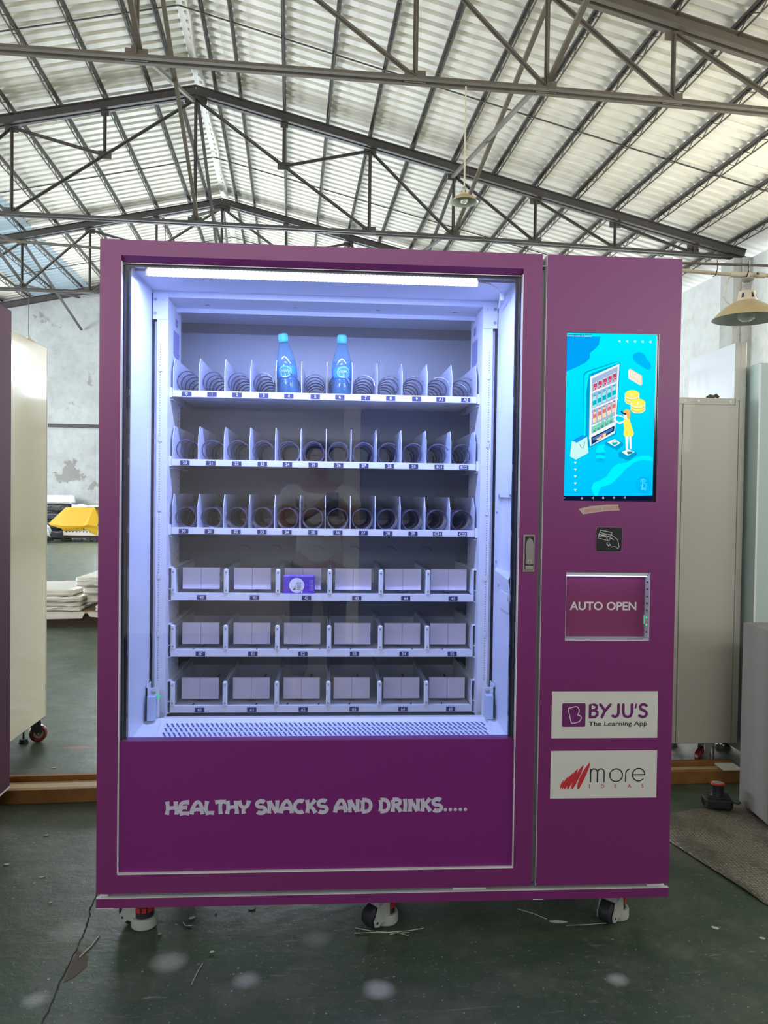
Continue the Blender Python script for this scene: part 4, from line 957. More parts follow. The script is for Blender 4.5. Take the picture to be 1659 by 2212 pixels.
# ------------------------------------------------------------------ things inside the machine
def bottle(x, y, lean, label, lab_rot):
    t = thing('water_bottle', label, 'bottle', (x, y, TZ[1][0]+ZO-.002), group='water bottles on the top shelf'); t.rotation_euler = lean
    prof = [(.0005, 0), (.024, .0), (.031, .004), (.033, .012), (.033, .050), (.0322, .054), (.033, .058), (.0335, .095), (.032, .112), (.027, .135), (.0205, .158), (.015, .176), (.0135, .186)]
    m = MB(); m.lathe(prof, n=28); m.build('bottle_body', BOTTLE, t, True)
    m = MB(); m.lathe([(r*.95, h*.985+.002) for r, h in prof[:9]]+[(1e-4, .110)], n=24); m.build('water', WATER, t, True)
    m = MB(); m.lathe([(.0145, .178), (.0155, .180), (.0155, .203), (.014, .206), (1e-4, .2065)], n=24)
    for a in range(0, 360, 15): m.bar((.0155*cos(radians(a)), .0155*sin(radians(a)), .183), (.0155*cos(radians(a)), .0155*sin(radians(a)), .202), .0012)
    m.build('cap', CAPM, t, True)
    m = MB(); m.lathe([(.0338, .060), (.0341, .094)], n=28); 
    def onc(a, z, r=.0346): return (r*sin(a+lab_rot), -r*cos(a+lab_rot), z)
    n0 = len(m.v)
    def patch(a0, a1, z0, z1, mi, r=.0346, k=8): 
        vs = [onc(a0+(a1-a0)*i/k, z, r) for i in range(k+1) for z in (z0, z1)]; m.add(vs, [(2*i, 2*i+2, 2*i+3, 2*i+1) for i in range(k)], mi)
    for i in range(16):   # oval badge, light rim
        a0 = -0.62+i*1.24/16; a1 = a0+1.24/16; am = (a0+a1)/2; hz = .019*math.sqrt(max(0, 1-(am/.64)**2)); patch(a0, a1, .078-hz, .078+hz, 1, .0344, 1); hz2 = .016*math.sqrt(max(0, 1-(am/.56)**2)) if abs(am) < .56 else 0; patch(a0, a1, .078-hz2, .078+hz2, 2, .0347, 1)
    for z0, strokes in ((.0, [[(-.45, .083), (-.38, .074), (-.30, .086), (-.2, .076), (-.12, .084), (-.02, .075), (.05, .084), (.16, .076), (.26, .084), (.36, .075), (.45, .078)], [(-.4, .071), (0, .069), (.4, .071)], [(-.3, .062), (-.1, .0625), (.1, .062), (.3, .0625)]]),):
        for st in strokes:
            for (a, z), (b, z2) in zip(st, st[1:]): m.add([onc(a, z-.0011, .0350), onc(b, z2-.0011, .0350), onc(b, z2+.0011, .0350), onc(a, z+.0011, .0350)], [(0, 1, 2, 3)], 3)
    m.build('bottle_label', [LABBLUE, LABLT, LABBLUE, TXTW], t, True)
bottle(.513, .403, (radians(2), radians(-7), 0), 'blue plastic water bottle leaning left in slot 4 of the top shelf', -.15)
bottle(.688, .403, (radians(1), radians(-.5), 0), 'blue plastic water bottle upright in slot 6 of the top shelf', .15)
m = MB(); t = thing('tissue_pack', 'purple pack with a white speech bubble reading hi, in slot 42', 'pack', (.553, .368, TZ[4][0]+ZO-.003))
PURP = mat('pack_purple', (.13, .055, .52), .35, noise=(9, .5, (.24, .14, .50)))
m.cbox((-.0525, -.012, 0), (.0525, .02, .064), .003); m.build('wrapper', PURP, t)
m = MB(); disc(m, -.007, .0315, .0250, -.0126, 0, 26); flat(m, [(.004, .010), (.012, .0055), (.0125, .018)], -.0126, 0)
hp = [(-.011, .0155), (-.0115, .030)]
m.box((-.0205, -.0132, .0165), (-.0098, -.0127, .0185), 1) ; m.box((-.0160, -.0132, .0165), (-.0142, -.0127, .0235), 1); m.box((-.0160, -.0132, .0218), (-.0098, -.0127, .0238), 1); m.box((-.0152, -.0132, .0275), (-.0098, -.0127, .0295), 1); disc(m, -.0200, .0285, .0012, -.0130, 1, 8); ribbon(m, arc(-.0095, .0365, .0016, .0016, 0, 360, 8), .0007, -.013, 1)
for cx_ in (-.0045, .001, .0056): 
    for j in range(5): m.box((cx_-.0016, -.0132, .018+j*.0055), (cx_+.0014, -.0127, .0205+j*.0055+(.001 if j % 2 else 0)), 2)
for cx_ in (.040, .0445):
    for j in range(7): m.box((cx_, -.0132, .014+j*.0055), (cx_+.0012, -.0127, .0165+j*.0055), 0)
m.build('pack_print', [TXTW, STBLK, mat('print_grey', (.25, .25, .30), .5)], t)

# ------------------------------------------------------------------ neighbours on the factory floor
def simple_caster(parent, x, y, z1, rot, wheel=REDWH, plate=ZINC, pad=True, R=.044):
    M = Matrix.Translation((x, y, 0)) @ Matrix.Rotation(rot, 4, 'Z')
    c = MB(); c.box((-.045, -.035, z1-.006), (.045, .035, z1)); c.cyl((0, 0, z1-.02), .028, .014, 16)
    for s in (-1, 1): c.prism([(-.03, z1-.02), (.035, z1-.02), (.042, .05), (.03, .035), (.018, .035)], s*.022-.0015, s*.022+.0015)
    c.xf(M); o = c.build('caster', plate, parent)
    q = MB(); q.lathe([(1e-4, -.016), (R*.55, -.016), (R*.8, -.018), (R, -.012), (R, .012), (R*.8, .018), (R*.55, .016), (1e-4, .016)], (.024, 0, R), 28, 'y'); q.xf(M); q.build('wheel', wheel, o, True)
    q = MB(); q.cyl((.024, -.020, R), .024, .040, 18, 'y'); q.cyl((.024, -.026, R), .006, .052, 10, 'y'); q.xf(M); q.build('wheel_hub', CHROME if wheel is not REDWH or True else BLACK, o, True)
    if pad:
        q = MB(); q.cyl((-.045, 0, .0), .024, .010, 16); q.cyl((-.045, 0, .010), .021, .012, 16); q.cyl((-.045, 0, .02), .005, z1-.03, 8); q.xf(M); q.build('levelling_pad', plate, o, True)
t = thing('purple_machine', 'dark purple machine cabinet cut off by the left edge of the photo', 'cabinet', (-1.05, .58, 0))
m = MB(); m.cbox((-.55, -.42, .10), (.432, .395, 2.012), .003); m.build('cabinet_body', PURPLE_D, t)
m = MB(); m.box((.4325, -.40, .105), (.434, .394, .112)); m.build('edge_strip', WHITEP, t)
for x in (-.45, .33):
    for y in (-.33, .30): simple_caster(t, x, y, .10, .5, RUBBER, ZINC, R=.036)
t = thing('cream_machine', 'glossy cream machine cabinet on casters, behind the left purple one', 'cabinet', (-1.16, 1.52, 0)); t.rotation_euler = (0, 0, radians(-1.2))
m = MB(); m.cbox((-.40, -.40, .13), (.35, .405, 2.03), .004); m.build('cabinet_body', CREAM, t)
m = MB(); m.box((.3502, .392, .135), (.352, .396, 2.025)); m.build('corner_trim', WHITEP, t)
simple_caster(t, .29, .385, .13, radians(25), REDWH, mat('dark_bracket', (.02, .03, .03), .5)); simple_caster(t, -.3, .33, .13, .6); simple_caster(t, -.3, -.19, .13, .6); simple_caster(t, .25, -.17, .13, .6)
# right: warm grey cabinet seen from its side, its tall door panel to the right
t = thing('grey_cabinet', 'tall warm grey machine cabinet on a red-wheeled caster, right of the purple machine', 'cabinet', (2.3, 1.6, 0))
GY = -.23
m = MB(); m.cbox((-.36, GY, .135), (.2865, .26, 1.775), .003); m.build('cabinet_body', GREYCAB, t)
m = MB(); m.box((.0105, GY-.0015, .14), (.013, GY, 1.765), 1); m.box((-.36, GY-.004, 1.752), (.262, GY, 1.782), 0); m.box((.262, GY-.0042, 1.75), (.2645, GY, 1.782), 1); m.build('side_panel_seam', [GREYCAB, mat('seam_dark', (.12, .115, .10), .6)], t)
m = MB()
for x in (.02, .085, .24): m.cyl((x, GY-.006, 1.766), .007, .003, 10, 'y')
m.build('rivet', WHITEP, t)
m = MB(); m.cbox((.288, GY, .135), (.318, .27, 2.05), .002); m.box((.2655, GY+.002, 1.775), (.2885, .27, 2.047)); m.build('door_panel', GREYCAB, t)
m = MB(); m.box((.2635, GY+.006, 1.776), (.2655, .26, 2.045)); m.build('door_liner', mat('liner_blue_film', (.62, .68, .74), .25, coat=.3), t)
m = MB(); m.box((-.02, .30, 1.50), (.03, .32, 1.99)); m.box((-.30, .26, 1.985), (.05, .33, 1.999)); m.box((-.06, .255, 1.50), (-.04, .27, 1.98)); m.build('rear_frame', WHITEP, t)
simple_caster(t, .215, -.13, .135, radians(-160)); simple_caster(t, -.25, -.13, .135, 1.0); simple_caster(t, .2, .2, .135, 1.0); simple_caster(t, -.25, .2, .135, .5)
m = MB(); m.tube([(2.44, 1.40, 1.787), (2.455, 1.40, 1.795), (2.475, 1.40, 1.792), (2.49, 1.41, 1.80), (2.50, 1.40, 1.79)], [.006, .009, .008, .010, .006], 6)
o = m.build('rag_scrap', mat('rag_brown', (.10, .09, .06), .9)); o['label'] = 'small crumpled brown rag lying on top of the warm grey cabinet'; o['category'] = 'rag'
t = thing('pale_blue_cabinet', 'pale blue film-covered machine cabinet at the right edge, behind the grey box', 'cabinet', (3.05, 1.55, 0)); t.rotation_euler = (0, 0, radians(1.5))
m = MB(); m.cbox((-.418, -.25, .09), (.30, .30, 1.94), .004); m.build('cabinet_body', BLUECAB, t)
m = MB(); m.box((-.4205, -.2525, .1), (-.412, -.249, 1.935)); m.build('film_edge', PLB, t)
for x in (-.3, .2):
    for y in (-.15, .2): simple_caster(t, x, y, .09, .4, RUBBER, ZINC, R=.03)
t = thing('grey_box', 'low grey metal box standing at the right edge on the floor', 'box', (2.67, .81, .011)); t.rotation_euler = (0, 0, radians(-3))
m = MB(); m.cbox((-.275, -.125, .012), (.30, .12, .775), .003); m.build('box_body', BOXGREY, t)
m = MB(); m.cbox((-.277, -.15, .012), (.30, -.126, .780), .003); m.build('box_door', BOXGREY, t)
m = MB(); m.box((-.26, -.12, 0), (-.2, .1, .012)); m.box((.2, -.12, 0), (.26, .1, .012)); m.build('box_foot', RUBBER, t)
# timber battens either side
def timber(name, x0, x1, y, dy, rot, label):
    t = thing(name, label, 'timber', (x0, y, 0)); t.rotation_euler = (0, 0, rot); L = x1-x0
    m = MB(); m.cbox((0, 0, 0), (L, .028, .058), .002); m.build('side_board', WOODO, t)
    m = MB(); m.cbox((0, dy-.028, 0), (L, dy, .056), .002); m.build('side_board', WOODO, t)
    m = MB(); m.cbox((.0, .042, .0), (L, dy-.10, .050), .002); m.build('middle_board', WOODP, t)
    m = MB(); m.cbox((.0, dy-.095, .0), (L-.06, dy-.034, .034), .002); m.build('middle_board', WOODP, t)
    return t
timber('timber_frame', -1.10, .35, 1.035, .20, radians(3.2), 'long orange and pale timber battens on the floor, left of the machine')
timber('timber_frame', 1.86, 2.60, 1.195, .165, radians(1.8), 'orange and pale timber battens on the floor, right of the machine')
m = MB(); m.cbox((2.47, 1.21, .0565), (2.56, 1.30, .066), .002); o = m.build('foam_scrap', PLW); o['label'] = 'pale foam offcut lying on the right timber battens'; o['category'] = 'foam'; o.location = (0, 0, 0)
# bubble wrap on the floor
wrap = bpy.data.materials.new('bubble_wrap'); wrap.use_nodes = True; nt = wrap.node_tree; b = nt.nodes['Principled BSDF']
b.inputs['Base Color'].default_value = (.22, .205, .16, 1); b.inputs['Roughness'].default_value = .35
tc = nt.nodes.new('ShaderNodeTexCoord'); vo = nt.nodes.new('ShaderNodeTexVoronoi'); vo.inputs['Scale'].default_value = 78; vo.inputs['Randomness'].default_value = .25
nz = nt.nodes.new('ShaderNodeTexNoise'); nz.inputs['Scale'].default_value = 4; ad = nt.nodes.new('ShaderNodeMath'); ad.operation = 'MULTIPLY_ADD'; ad.inputs[1].default_value = -1.0
bp = nt.nodes.new('ShaderNodeBump'); bp.inputs['Strength'].default_value = .5; bp.inputs['Distance'].default_value = .006
cr = nt.nodes.new('ShaderNodeMapRange'); cr.inputs[1].default_value = .15; cr.inputs[2].default_value = .6; mxn = nt.nodes.new('ShaderNodeMixRGB'); mxn.inputs[1].default_value = (.34, .31, .25, 1); mxn.inputs[2].default_value = (.10, .09, .07, 1)
nt.links.new(tc.outputs['Object'], vo.inputs['Vector']); nt.links.new(vo.outputs['Distance'], ad.inputs[0]); nt.links.new(ad.outputs[0], bp.inputs['Height']); nt.links.new(bp.outputs[0], b.inputs['Normal'])
nt.links.new(vo.outputs['Distance'], cr.inputs[0]); nt.links.new(cr.outputs[0], mxn.inputs[0]); nt.links.new(mxn.outputs[0], b.inputs['Base Color'])
m = MB(); nx, ny = 36, 36; c00, c10, c11, c01 = Vector((1.90, .83)), Vector((2.115, -.04)), Vector((3.3, .05)), Vector((3.2, 1.17)); vs = []
for i in range(nx+1):
    for j in range(ny+1):
        u, v = i/nx, j/ny; p = (c00*(1-u)+c10*u)*(1-v)+(c01*(1-u)+c11*u)*v
        if v > 0: p.y += .0
        z = .0045+.0035*sin(p.x*17+p.y*9)*sin(p.y*13+1)+.002*sin(p.x*41); e = min(u, v, 1-u, 1-v); vs.append((p.x, p.y, max(.0022, z)+.0))
c = [(i*(ny+1)+j, (i+1)*(ny+1)+j, (i+1)*(ny+1)+j+1, i*(ny+1)+j+1) for i in range(nx) for j in range(ny)]
m.add(vs, c); o = m.build('bubble_wrap', wrap, None, True); o['label'] = 'large sheet of bubble wrap spread on the floor at the right'; o['category'] = 'bubble wrap'
sd = o.modifiers.new('thick', 'SOLIDIFY'); sd.thickness = .002; sd.offset = -1
# power tool battery
t = thing('tool_battery', 'black power tool battery with a red rim standing on the bubble wrap', 'battery', (2.292, .915, .009)); t.rotation_euler = (0, 0, radians(-14))
m = MB(); m.cbox((-.056, -.038, 0), (.056, .038, .046), .010); m.cbox((-.050, -.034, .044), (.050, .034, .052), .004)
for x in (-.057, .057):
    for q in range(6): m.box((x-.0015, -.02+q*.007, .012), (x+.0015, -.017+q*.007, .036))
m.build('battery_base', BLACK, t)
m = MB(); m.lathe([(.030, .050), (.027, .060), (.025, .075), (.026, .096), (.026, .100)], n=24); m.v = [(x*1.05, y*.8, z) for x, y, z in m.v]; m.build('battery_stem', BLACK, t, True)
m = MB(); m.lathe([(.0268, .098), (.028, .101), (.0268, .105), (.022, .106)], n=24); m.v = [(x*1.05, y*.8, z) for x, y, z in m.v]; m.build('red_rim', REDPL, t, True)
m = MB(); m.lathe([(1e-4, .1065), (.022, .106)], n=20); m.v = [(x*1.05, y*.8, z) for x, y, z in m.v]; m.box((-.01, -.004, .1064), (.012, .002, .1078), 1); m.build('stem_top', [GREYPL, CHROME], t, True)
m = MB(); m.tube([(2.335, .985, .012), (2.37, .975, .008), (2.41, .955, .007), (2.42, .96, .014)], .003, 6); o = m.build('black_cable', BLACK); o['label'] = 'short black cable on the bubble wrap behind the tool battery'; o['category'] = 'cable'
m = MB(); m.tube([(2.62, 2.05, .006), (2.72, 2.1, .006), (2.85, 2.2, .006)], .006, 6); o = m.build('floor_cable', BLACK); o['label'] = 'black cable on the floor in the gap right of the warm grey cabinet'; o['category'] = 'cable'

# ---- wrapped panels on a pallet, left middle distance
t = thing('pallet', 'dark brown pallet with torn white covering under the wrapped panels', 'pallet', (-1.75, 6.0, 0))
m = MB(); m.box((-.9, -.52, .0), (1.1, -.40, .12)); m.box((-.9, .3, .0), (1.1, .42, .12)); m.box((-.9, -.1, 0), (1.1, .02, .12)); m.build('runner', mat('pallet_dark', (.055, .03, .022), .8), t)
for q in range(7): m = MB(); m.cbox((-.88+q*.28, -.54, .121), (-.66+q*.28, .44, .140), .003); m.build('deck_board', WOODP, t)
m = MB(); x = -.9
for (x0, x1, z0) in ((-.9, .10, .075), (.12, .62, .085), (.62, .85, .07), (.86, 1.1, .085)): m.prism([(x0, .15), (x1, .15), (x1-.03, z0+.012), ((x0+x1)/2, z0), (x0+.02, z0+.02)], -.60, -.592)
m.build('torn_cover', PLW, t)
def wrapped(i, x0, x1, y0, y1, z0, z1, lab):
    bm = bmesh.new(); m = MB().cbox((x0, y0, z0), (x1, y1, z1), .012); me = m.mesh('wrapped_panel', PLW)
    bm.from_mesh(me); bmesh.ops.subdivide_edges(bm, edges=bm.edges[:], cuts=13, use_grid_fill=True)
    for v in bm.verts:
        if v.co.z > z0+.004: 
            n_ = .014*sin(v.co.x*19+i)+.012*sin(v.co.x*47+v.co.y*31+i*2)+.010*sin(v.co.x*88+v.co.z*160); v.co.z += max(-.006, n_*.35 if abs(v.co.z-z1) > .01 else min(n_*.35, .0)); v.co.y -= abs(n_)*.6
    for f in bm.faces: f.smooth = True
    bm.to_mesh(me); bm.free(); o = link('wrapped_panel', me); o['label'] = lab; o['category'] = 'panel'; o['group'] = 'plastic wrapped panels on the pallet'; return o
wrapped(0, -2.8, -1.72, 5.47, 6.3, .146, .185, 'plastic-wrapped white panel, lowest of the left stack on the pallet')
wrapped(1, -2.8, -1.73, 5.47, 6.3, .188, .232, 'plastic-wrapped white panel, second from the bottom of the left stack')
wrapped(2, -2.8, -1.71, 5.45, 6.3, .236, .285, 'plastic-wrapped white panel, third from the bottom of the left stack')
wrapped(3, -2.8, -1.79, 5.48, 6.3, .290, .350, 'plastic-wrapped white panel, topmost of the left stack')
wrapped(4, -1.58, -.7, 5.50, 6.3, .146, .21, 'plastic-wrapped white roll end, lowest of the right stack on the pallet')
wrapped(5, -1.68, -.7, 5.56, 6.3, .214, .30, 'plastic-wrapped bundle in the middle of the right stack on the pallet')
wrapped(6, -1.70, -.7, 5.50, 6.3, .304, .375, 'creased plastic-wrapped bundle second from the top of the right stack')
wrapped(7, -1.76, -.7, 5.47, 6.3, .380, .475, 'puffy plastic-wrapped bundle on top of the right stack on the pallet')
# ---- far corner: yellow tarpaulin over a trolley
YO = (-5.66, 18.45, 0)
t = thing('covered_trolley', 'perforated white trolley under a bright yellow tarpaulin by the gable wall', 'trolley', YO)
m = MB(); m.box((-.40, -.15, .16), (.42, .72, .30)); m.box((-.40, -.17, .31), (.42, .72, .36)); m.build('trolley_body', PLW, t)
m = MB()
for i in range(9): m.box((-.34+i*.085, -.155, .235), (-.315+i*.085, -.150, .265))
m.build('trolley_holes', BLACK, t)
m = MB(); m.box((-.55, -.1, .08), (.6, .72, .155)); m.build('trolley_base', mat('trolley_base_brown', (.06, .035, .025), .8), t)
for x in (-.4, .22, .38, .50): m = MB(); m.cyl((x, -.15, .055), .055, .04, 16, 'y'); m.build('wheel', RUBBER, t, True)
m = MB(); vs = [(-.36, -.10, .86), (.33, -.10, .87), (.33, .62, .86), (-.36, .62, .86), (-.74, -.20, .46), (-.42, -.24, .40), (.12, -.26, .40), (.22, -.27, .43), (.45, -.22, .40), (.50, -.15, .55), (.55, .62, .5), (-.72, .62, .5), (-.72, -.20, .42), (-.42, -.22, .33), (.12, -.24, .36), (.48, -.2, .33), (-.38, -.19, .27), (.1, -.2, .30), (.44, -.18, .16), (.36, -.18, .2)]
m.add(vs, [(0, 1, 2, 3), (0, 4, 5), (0, 5, 6, 1), (1, 6, 7), (1, 7, 8), (1, 8, 9), (1, 9, 10, 2), (0, 3, 11, 4), (4, 12, 13, 5), (5, 13, 14, 6), (6, 14, 15, 8, 7), (13, 16, 17, 14), (15, 14, 19, 18)]); o = m.build('tarpaulin', YELLOW, t)
so = o.modifiers.new('t', 'SOLIDIFY'); so.thickness = .012; su = o.modifiers.new('s', 'SUBSURF'); su.levels = 1; su.render_levels = 2; su.subdivision_type = 'SIMPLE'
m = MB(); m.box((-.05, .0, .885), (1.1, .72, .905)); m.build('lid_board', PLB, t)
t = thing('white_film_heap', 'heap of white plastic film beside the yellow covered trolley', 'plastic film', (-6.62, 17.75, 0))
def blob(x0, x1, y0, y1, z0, z1, mt, par, nm, amp=.05, cuts=6):
    m = MB().cbox((x0, y0, z0), (x1, y1, z1), .04*(x1-x0)); me = m.mesh(nm, mt); bm = bmesh.new(); bm.from_mesh(me); bmesh.ops.subdivide_edges(bm, edges=bm.edges[:], cuts=cuts, use_grid_fill=True)
    for v in bm.verts:
        if v.co.z > z0+.01: v.co.x += amp*sin(v.co.z*31+v.co.y*17)*.5; v.co.y += amp*sin(v.co.x*27)*.5; v.co.z += amp*sin(v.co.x*23+v.co.y*11)*.5
    for f in bm.faces: f.smooth = True
    bm.to_mesh(me); bm.free(); return link(nm, me, par)
blob(-.5, .35, -.4, .3, .12, .42, PLB, t, 'film_fold'); blob(-.55, .12, -.5, .1, .0, .12, PLB, t, 'film_fold', .04); m = MB(); m.box((-.1, -.30, .04), (.42, .25, .12)); m.build('film_crate', BLACK, t)
m = MB(); m.add([(-.4, -.9, .01), (.15, -.75, .015), (-.1, -.5, .06), (-.5, -.5, .05)], [(0, 1, 2, 3)]); so = m.build('film_tail', PLB, t)
for i, (z0, z1, mt, nm, lab) in enumerate(((.0, .23, BLKBAG, 'black_bundle', 'black wrapped bundle, lowest of the stack by the gable wall'), (.25, .47, BLKBAG, 'black_bundle', 'black wrapped bundle, second from the bottom by the gable wall'), (.49, .70, BLKBAG, 'black_bundle', 'black wrapped bundle, third from the bottom by the gable wall'), (.72, .92, BLKBAG, 'black_bundle', 'black wrapped bundle just under the white one by the gable wall'), (.94, 1.16, PLB, 'white_bundle', 'white wrapped bundle topmost on the black stack by the gable wall'))):
    o = blob(-7.0, -6.28+(.07 if i == 4 else 0), 19.33, 19.74, z0, z1, mt, None, nm, .02, 4); o['label'] = lab; o['category'] = 'bundle'; o['group'] = 'wrapped bundles stacked by the gable wall'
o = blob(-6.18, -5.88, 19.33, 19.7, .0, .92, PLB, None, 'pale_bundle', .02, 4); o['label'] = 'pale wrapped bundle standing between the black stack and yellow trolley'; o['category'] = 'bundle'
# ---- gap on the right: carton, bag and bench
t = thing('work_bench', 'wooden-topped bench seen in the gap right of the warm grey cabinet', 'bench', (4.45, 6.2, 0))
m = MB(); m.cbox((-.6, -.3, .42), (.8, .6, .50), .004); m.build('bench_top', WOODP, t)
m = MB(); m.box((-.55, -.25, 0), (.75, .55, .42)); m.build('bench_base', mat('bench_brown', (.10, .075, .055), .7), t)
m = MB(); m.cbox((4.1, 6.3, .501), (5.0, 6.8, 1.23), .006); o = m.build('cardboard_carton', CARD); o['label'] = 'tall brown cardboard carton standing on the bench in the right gap'; o['category'] = 'carton'
m = MB(); m.tube([(4.12, 6.281, .95), (4.35, 6.281, .985), (4.6, 6.281, .99)], .019, 6); o = m.build('black_strap', BLACK); o['label'] = 'black strap across the brown carton in the right gap'; o['category'] = 'strap'
o = blob(4.02, 4.30, 5.98, 6.18, .508, .78, mat('sack_grey', (.42, .38, .32), .8), None, 'grey_sack', .03, 4); o['label'] = 'crumpled grey sack standing on the bench in front of the carton'; o['category'] = 'sack'

# ------------------------------------------------------------------ pendant lamps
def lamp(pos, ztop, label, R, conduit=False):
    t = thing('pendant_lamp', label, 'lamp', pos, group='pendant lamps under the roof')
    k = R/.145
    m = MB(); m.lathe([(.045*k, .077*k), (.056*k, .073*k), (.088*k, .053*k), (.122*k, .024*k), (.142*k, .003*k), (.147*k, -.003*k)], n=36); m.build('shade', LAMPSH, t, True)
    m = MB(); m.lathe([(.043*k, .075*k), (.054*k, .071*k), (.086*k, .051*k), (.120*k, .022*k), (.140*k, .001*k), (.147*k, -.0031*k)], n=36); m.build('shade_lining', LAMPIN, t, True)
    m = MB(); m.lathe([(.046*k, .075*k), (.044*k, .080*k), (.034*k, .121*k), (.022*k, .124*k), (1e-4, .124*k)], n=24); nk = m.build('lamp_neck', mat('neck_cream', (.62, .55, .42), .4), t, True)
    m = MB()
    for a in range(0, 360, 60):
        p = Matrix.Rotation(radians(a-90+8), 3, 'Z'); q = [p @ Vector((r+.0008, y, z)) for r, y, z in ((.0422*k, -.005*k, .088*k), (.0422*k, .005*k, .088*k), (.0370*k, .004*k, .110*k), (.0370*k, -.004*k, .110*k))]; m.add(q, [(0, 1, 2, 3)])
    m.build('vent_slot', DARKHOLE, nk)
    m = MB(); m.lathe([(1e-4, .122*k), (.0225*k, .122*k), (.0225*k, .146*k), (.018*k, .153*k), (.007*k, .156*k), (.007*k, .162*k), (1e-4, .162*k)], n=20); m.build('socket', GREYPL, t, True)
    m = MB(); m.lathe([(1e-4, -.014*k), (.022*k, -.011*k), (.036*k, .0), (.041*k, .018*k), (.033*k, .04*k), (.018*k, .06*k), (.015*k, .09*k)], n=24); m.build('bulb', BULB, t, True)
    m = MB(); m.tube([(0, 0, .158*k), (0, 0, ztop-pos[2])], .008 if not conduit else .006, 8); m.build('suspension_cord', CORD if 'dark' not in label else STEELD, t, True)
    if conduit:
        m = MB(); m.lathe([(1e-4, .160*k), (.010, .161*k), (.024, .168*k), (.030, .176*k), (.030, .179*k), (1e-4, .179*k)], n=24); m.build('ceiling_rose', GREYPL, t, True)
    return t
p1 = bw(1.735, 8.10, 0); zc = BOT[2]
lamp((p1.x, p1.y, EYE+(1066-441)/1720*8.1-.03+.10), zc-.05, 'cream pendant lamp hanging from the nearest truss, above the machine screen', .145)
lamp((2.52, 1.2, 2.122), 2.122+.182, 'large cream pendant lamp hanging from the conduit at the right edge', .145, True)
p3 = bw(-5.56, 17.74, 0); lamp((p3.x, p3.y, EYE+3.12), BOT[3]-.03, 'small dark-corded pendant lamp above the cream cabinet, far left', .145)
m = MB(); m.tube([(-10.76, 12.90, 5.26), (-4.48, 12.90, 5.12), (-3.0, 12.90, 5.07), (-1.5, 12.90, 5.02)], .022, 8); m.bar((-6.6, 12.90, 5.16), (-6.6, 12.90, 5.47), .012); m.bar((-2.0, 12.90, 5.03), (-2.0, 12.90, 5.50), .012)
o = m.build('thin_pipe', STEELB); o.matrix_world = MB_.copy(); o['label'] = 'thin grey pipe hanging under the second truss, upper left of the photo'; o['category'] = 'pipe'
# conduit run
t = thing('conduit_run', 'cream electrical conduit and steel rod running above the grey cabinet, right', 'conduit', (2.2, 1.2, 2.328))
m = MB(); m.tube([(-.52, .02, .01), (0, .01, .004), (.26, .0, -.012)], .0085, 10); m.tube([(.38, 0, -.010), (5.85, 0, .01)], .0085, 10); m.build('conduit_pipe', CONDUIT, t, True)
m = MB(); m.tube([(-.52, -.02, .026), (5.85, -.02, .040)], .006, 8); m.build('support_rod', STEELB, t, True)
m = MB(); m.tube([(.24, 0, -.010), (.40, 0, -.010)], .0125, 12); m.tube([(.355, -.024, -.010), (.355, 0, -.010)], .010, 10); m.cyl((.320, 0, -.034), .012, .03, 12); jn = m.build('tee_fitting', mat('fitting_pvc', (.62, .55, .42), .45), t, True)
m = MB(); m.cyl((.355, -.0245, -.010), .007, .001, 12, 'y'); m.build('fitting_bore', BLACK, jn)
for x in (.165, .31, -.3):
    m = MB(); m.tube([(x, -.028, .045), (x, -.030, .0), (x, -.012, -.022), (x, .008, -.020)], .0022, 6); m.build('cable_tie', BLACK, t)
zt_ = BOT[4]
m = MB(); m.bar((-.50, -.02, -2.328), (-.50, -.02, .035), .03); m.box((-.56, -.08, -2.328), (-.44, .04, -2.318)); m.build('support_post', STEELB, t)
m = MB(); m.tube([(.25, .02, -.012), (.235, .03, -.05), (.222, .03, -.10), (.24, .03, -.125), (.27, .03, -.15), (.30, .02, -.14)], .003, 6); m.build('loose_wire', CORD, t)

# ------------------------------------------------------------------ floor joint, litter
jt = MB(); P = [(-.027, -.55), (-.031, -.334), (-.045, -.15), (-.050, .02), (-.060, .12), (-.078, .231), (-.09, .45), (-.10, .9), (-.11, 1.6)]; random.seed(3); Q = []
for (a, b_), (c_, d_) in zip(P, P[1:]):
    for i in range(8): t_ = i/8; Q.append((a+(c_-a)*t_+random.uniform(-.003, .003), b_+(d_-b_)*t_))
L_ = [(x-random.uniform(.001, .0035), y, .0006) for x, y in Q]; R_ = [(x+random.uniform(.001, .0035), y, .0006) for x, y in Q]; n = len(Q)
jt.add(L_+R_, [(i, i+1, n+i+1, n+i) for i in range(n-1)]); o = jt.build('floor_joint', mat('joint_dirt', (.028, .020, .014), .9)); flo = bpy.data.objects['floor']; o.parent = flo; o.matrix_parent_inverse = flo.matrix_world.inverted()
ch = MB(); ch.add([(-.045, -.02, .0006), (-.005, -.05, .0006), (.004, -.10, .0006), (-.016, -.15, .0006), (-.036, -.17, .0006), (-.04, -.09, .0006)], [tuple(range(6))]); o = ch.build('chipped_paint', mat('chip_concrete', (.11, .09, .07), .9)); o.parent = flo; o.matrix_parent_inverse = flo.matrix_world.inverted()
def wpos(x, y, z=0): return (x, y, z)
def scrap(x, y, s, a, lab, mt=PAPER, asp=.55, nm='paper_scrap', cat='scrap'):
    m = MB(); n = 6; random.seed(int(x*1000+y*77)); poly = [(s*cos(2*pi*k/n)*random.uniform(.7, 1), s*asp*sin(2*pi*k/n)*random.uniform(.7, 1)) for k in range(n)]
    m.prism(poly, .0004, .0018+.001*random.random(), 0, 'xy'); o = m.build(nm, mt); o.location = (x, y, 0); o.rotation_euler = (0, 0, a); o['label'] = lab; o['category'] = cat; return o
scrap(.248, .141, .011, .4, 'pale torn paper scrap on the dark floor just right of the left caster')
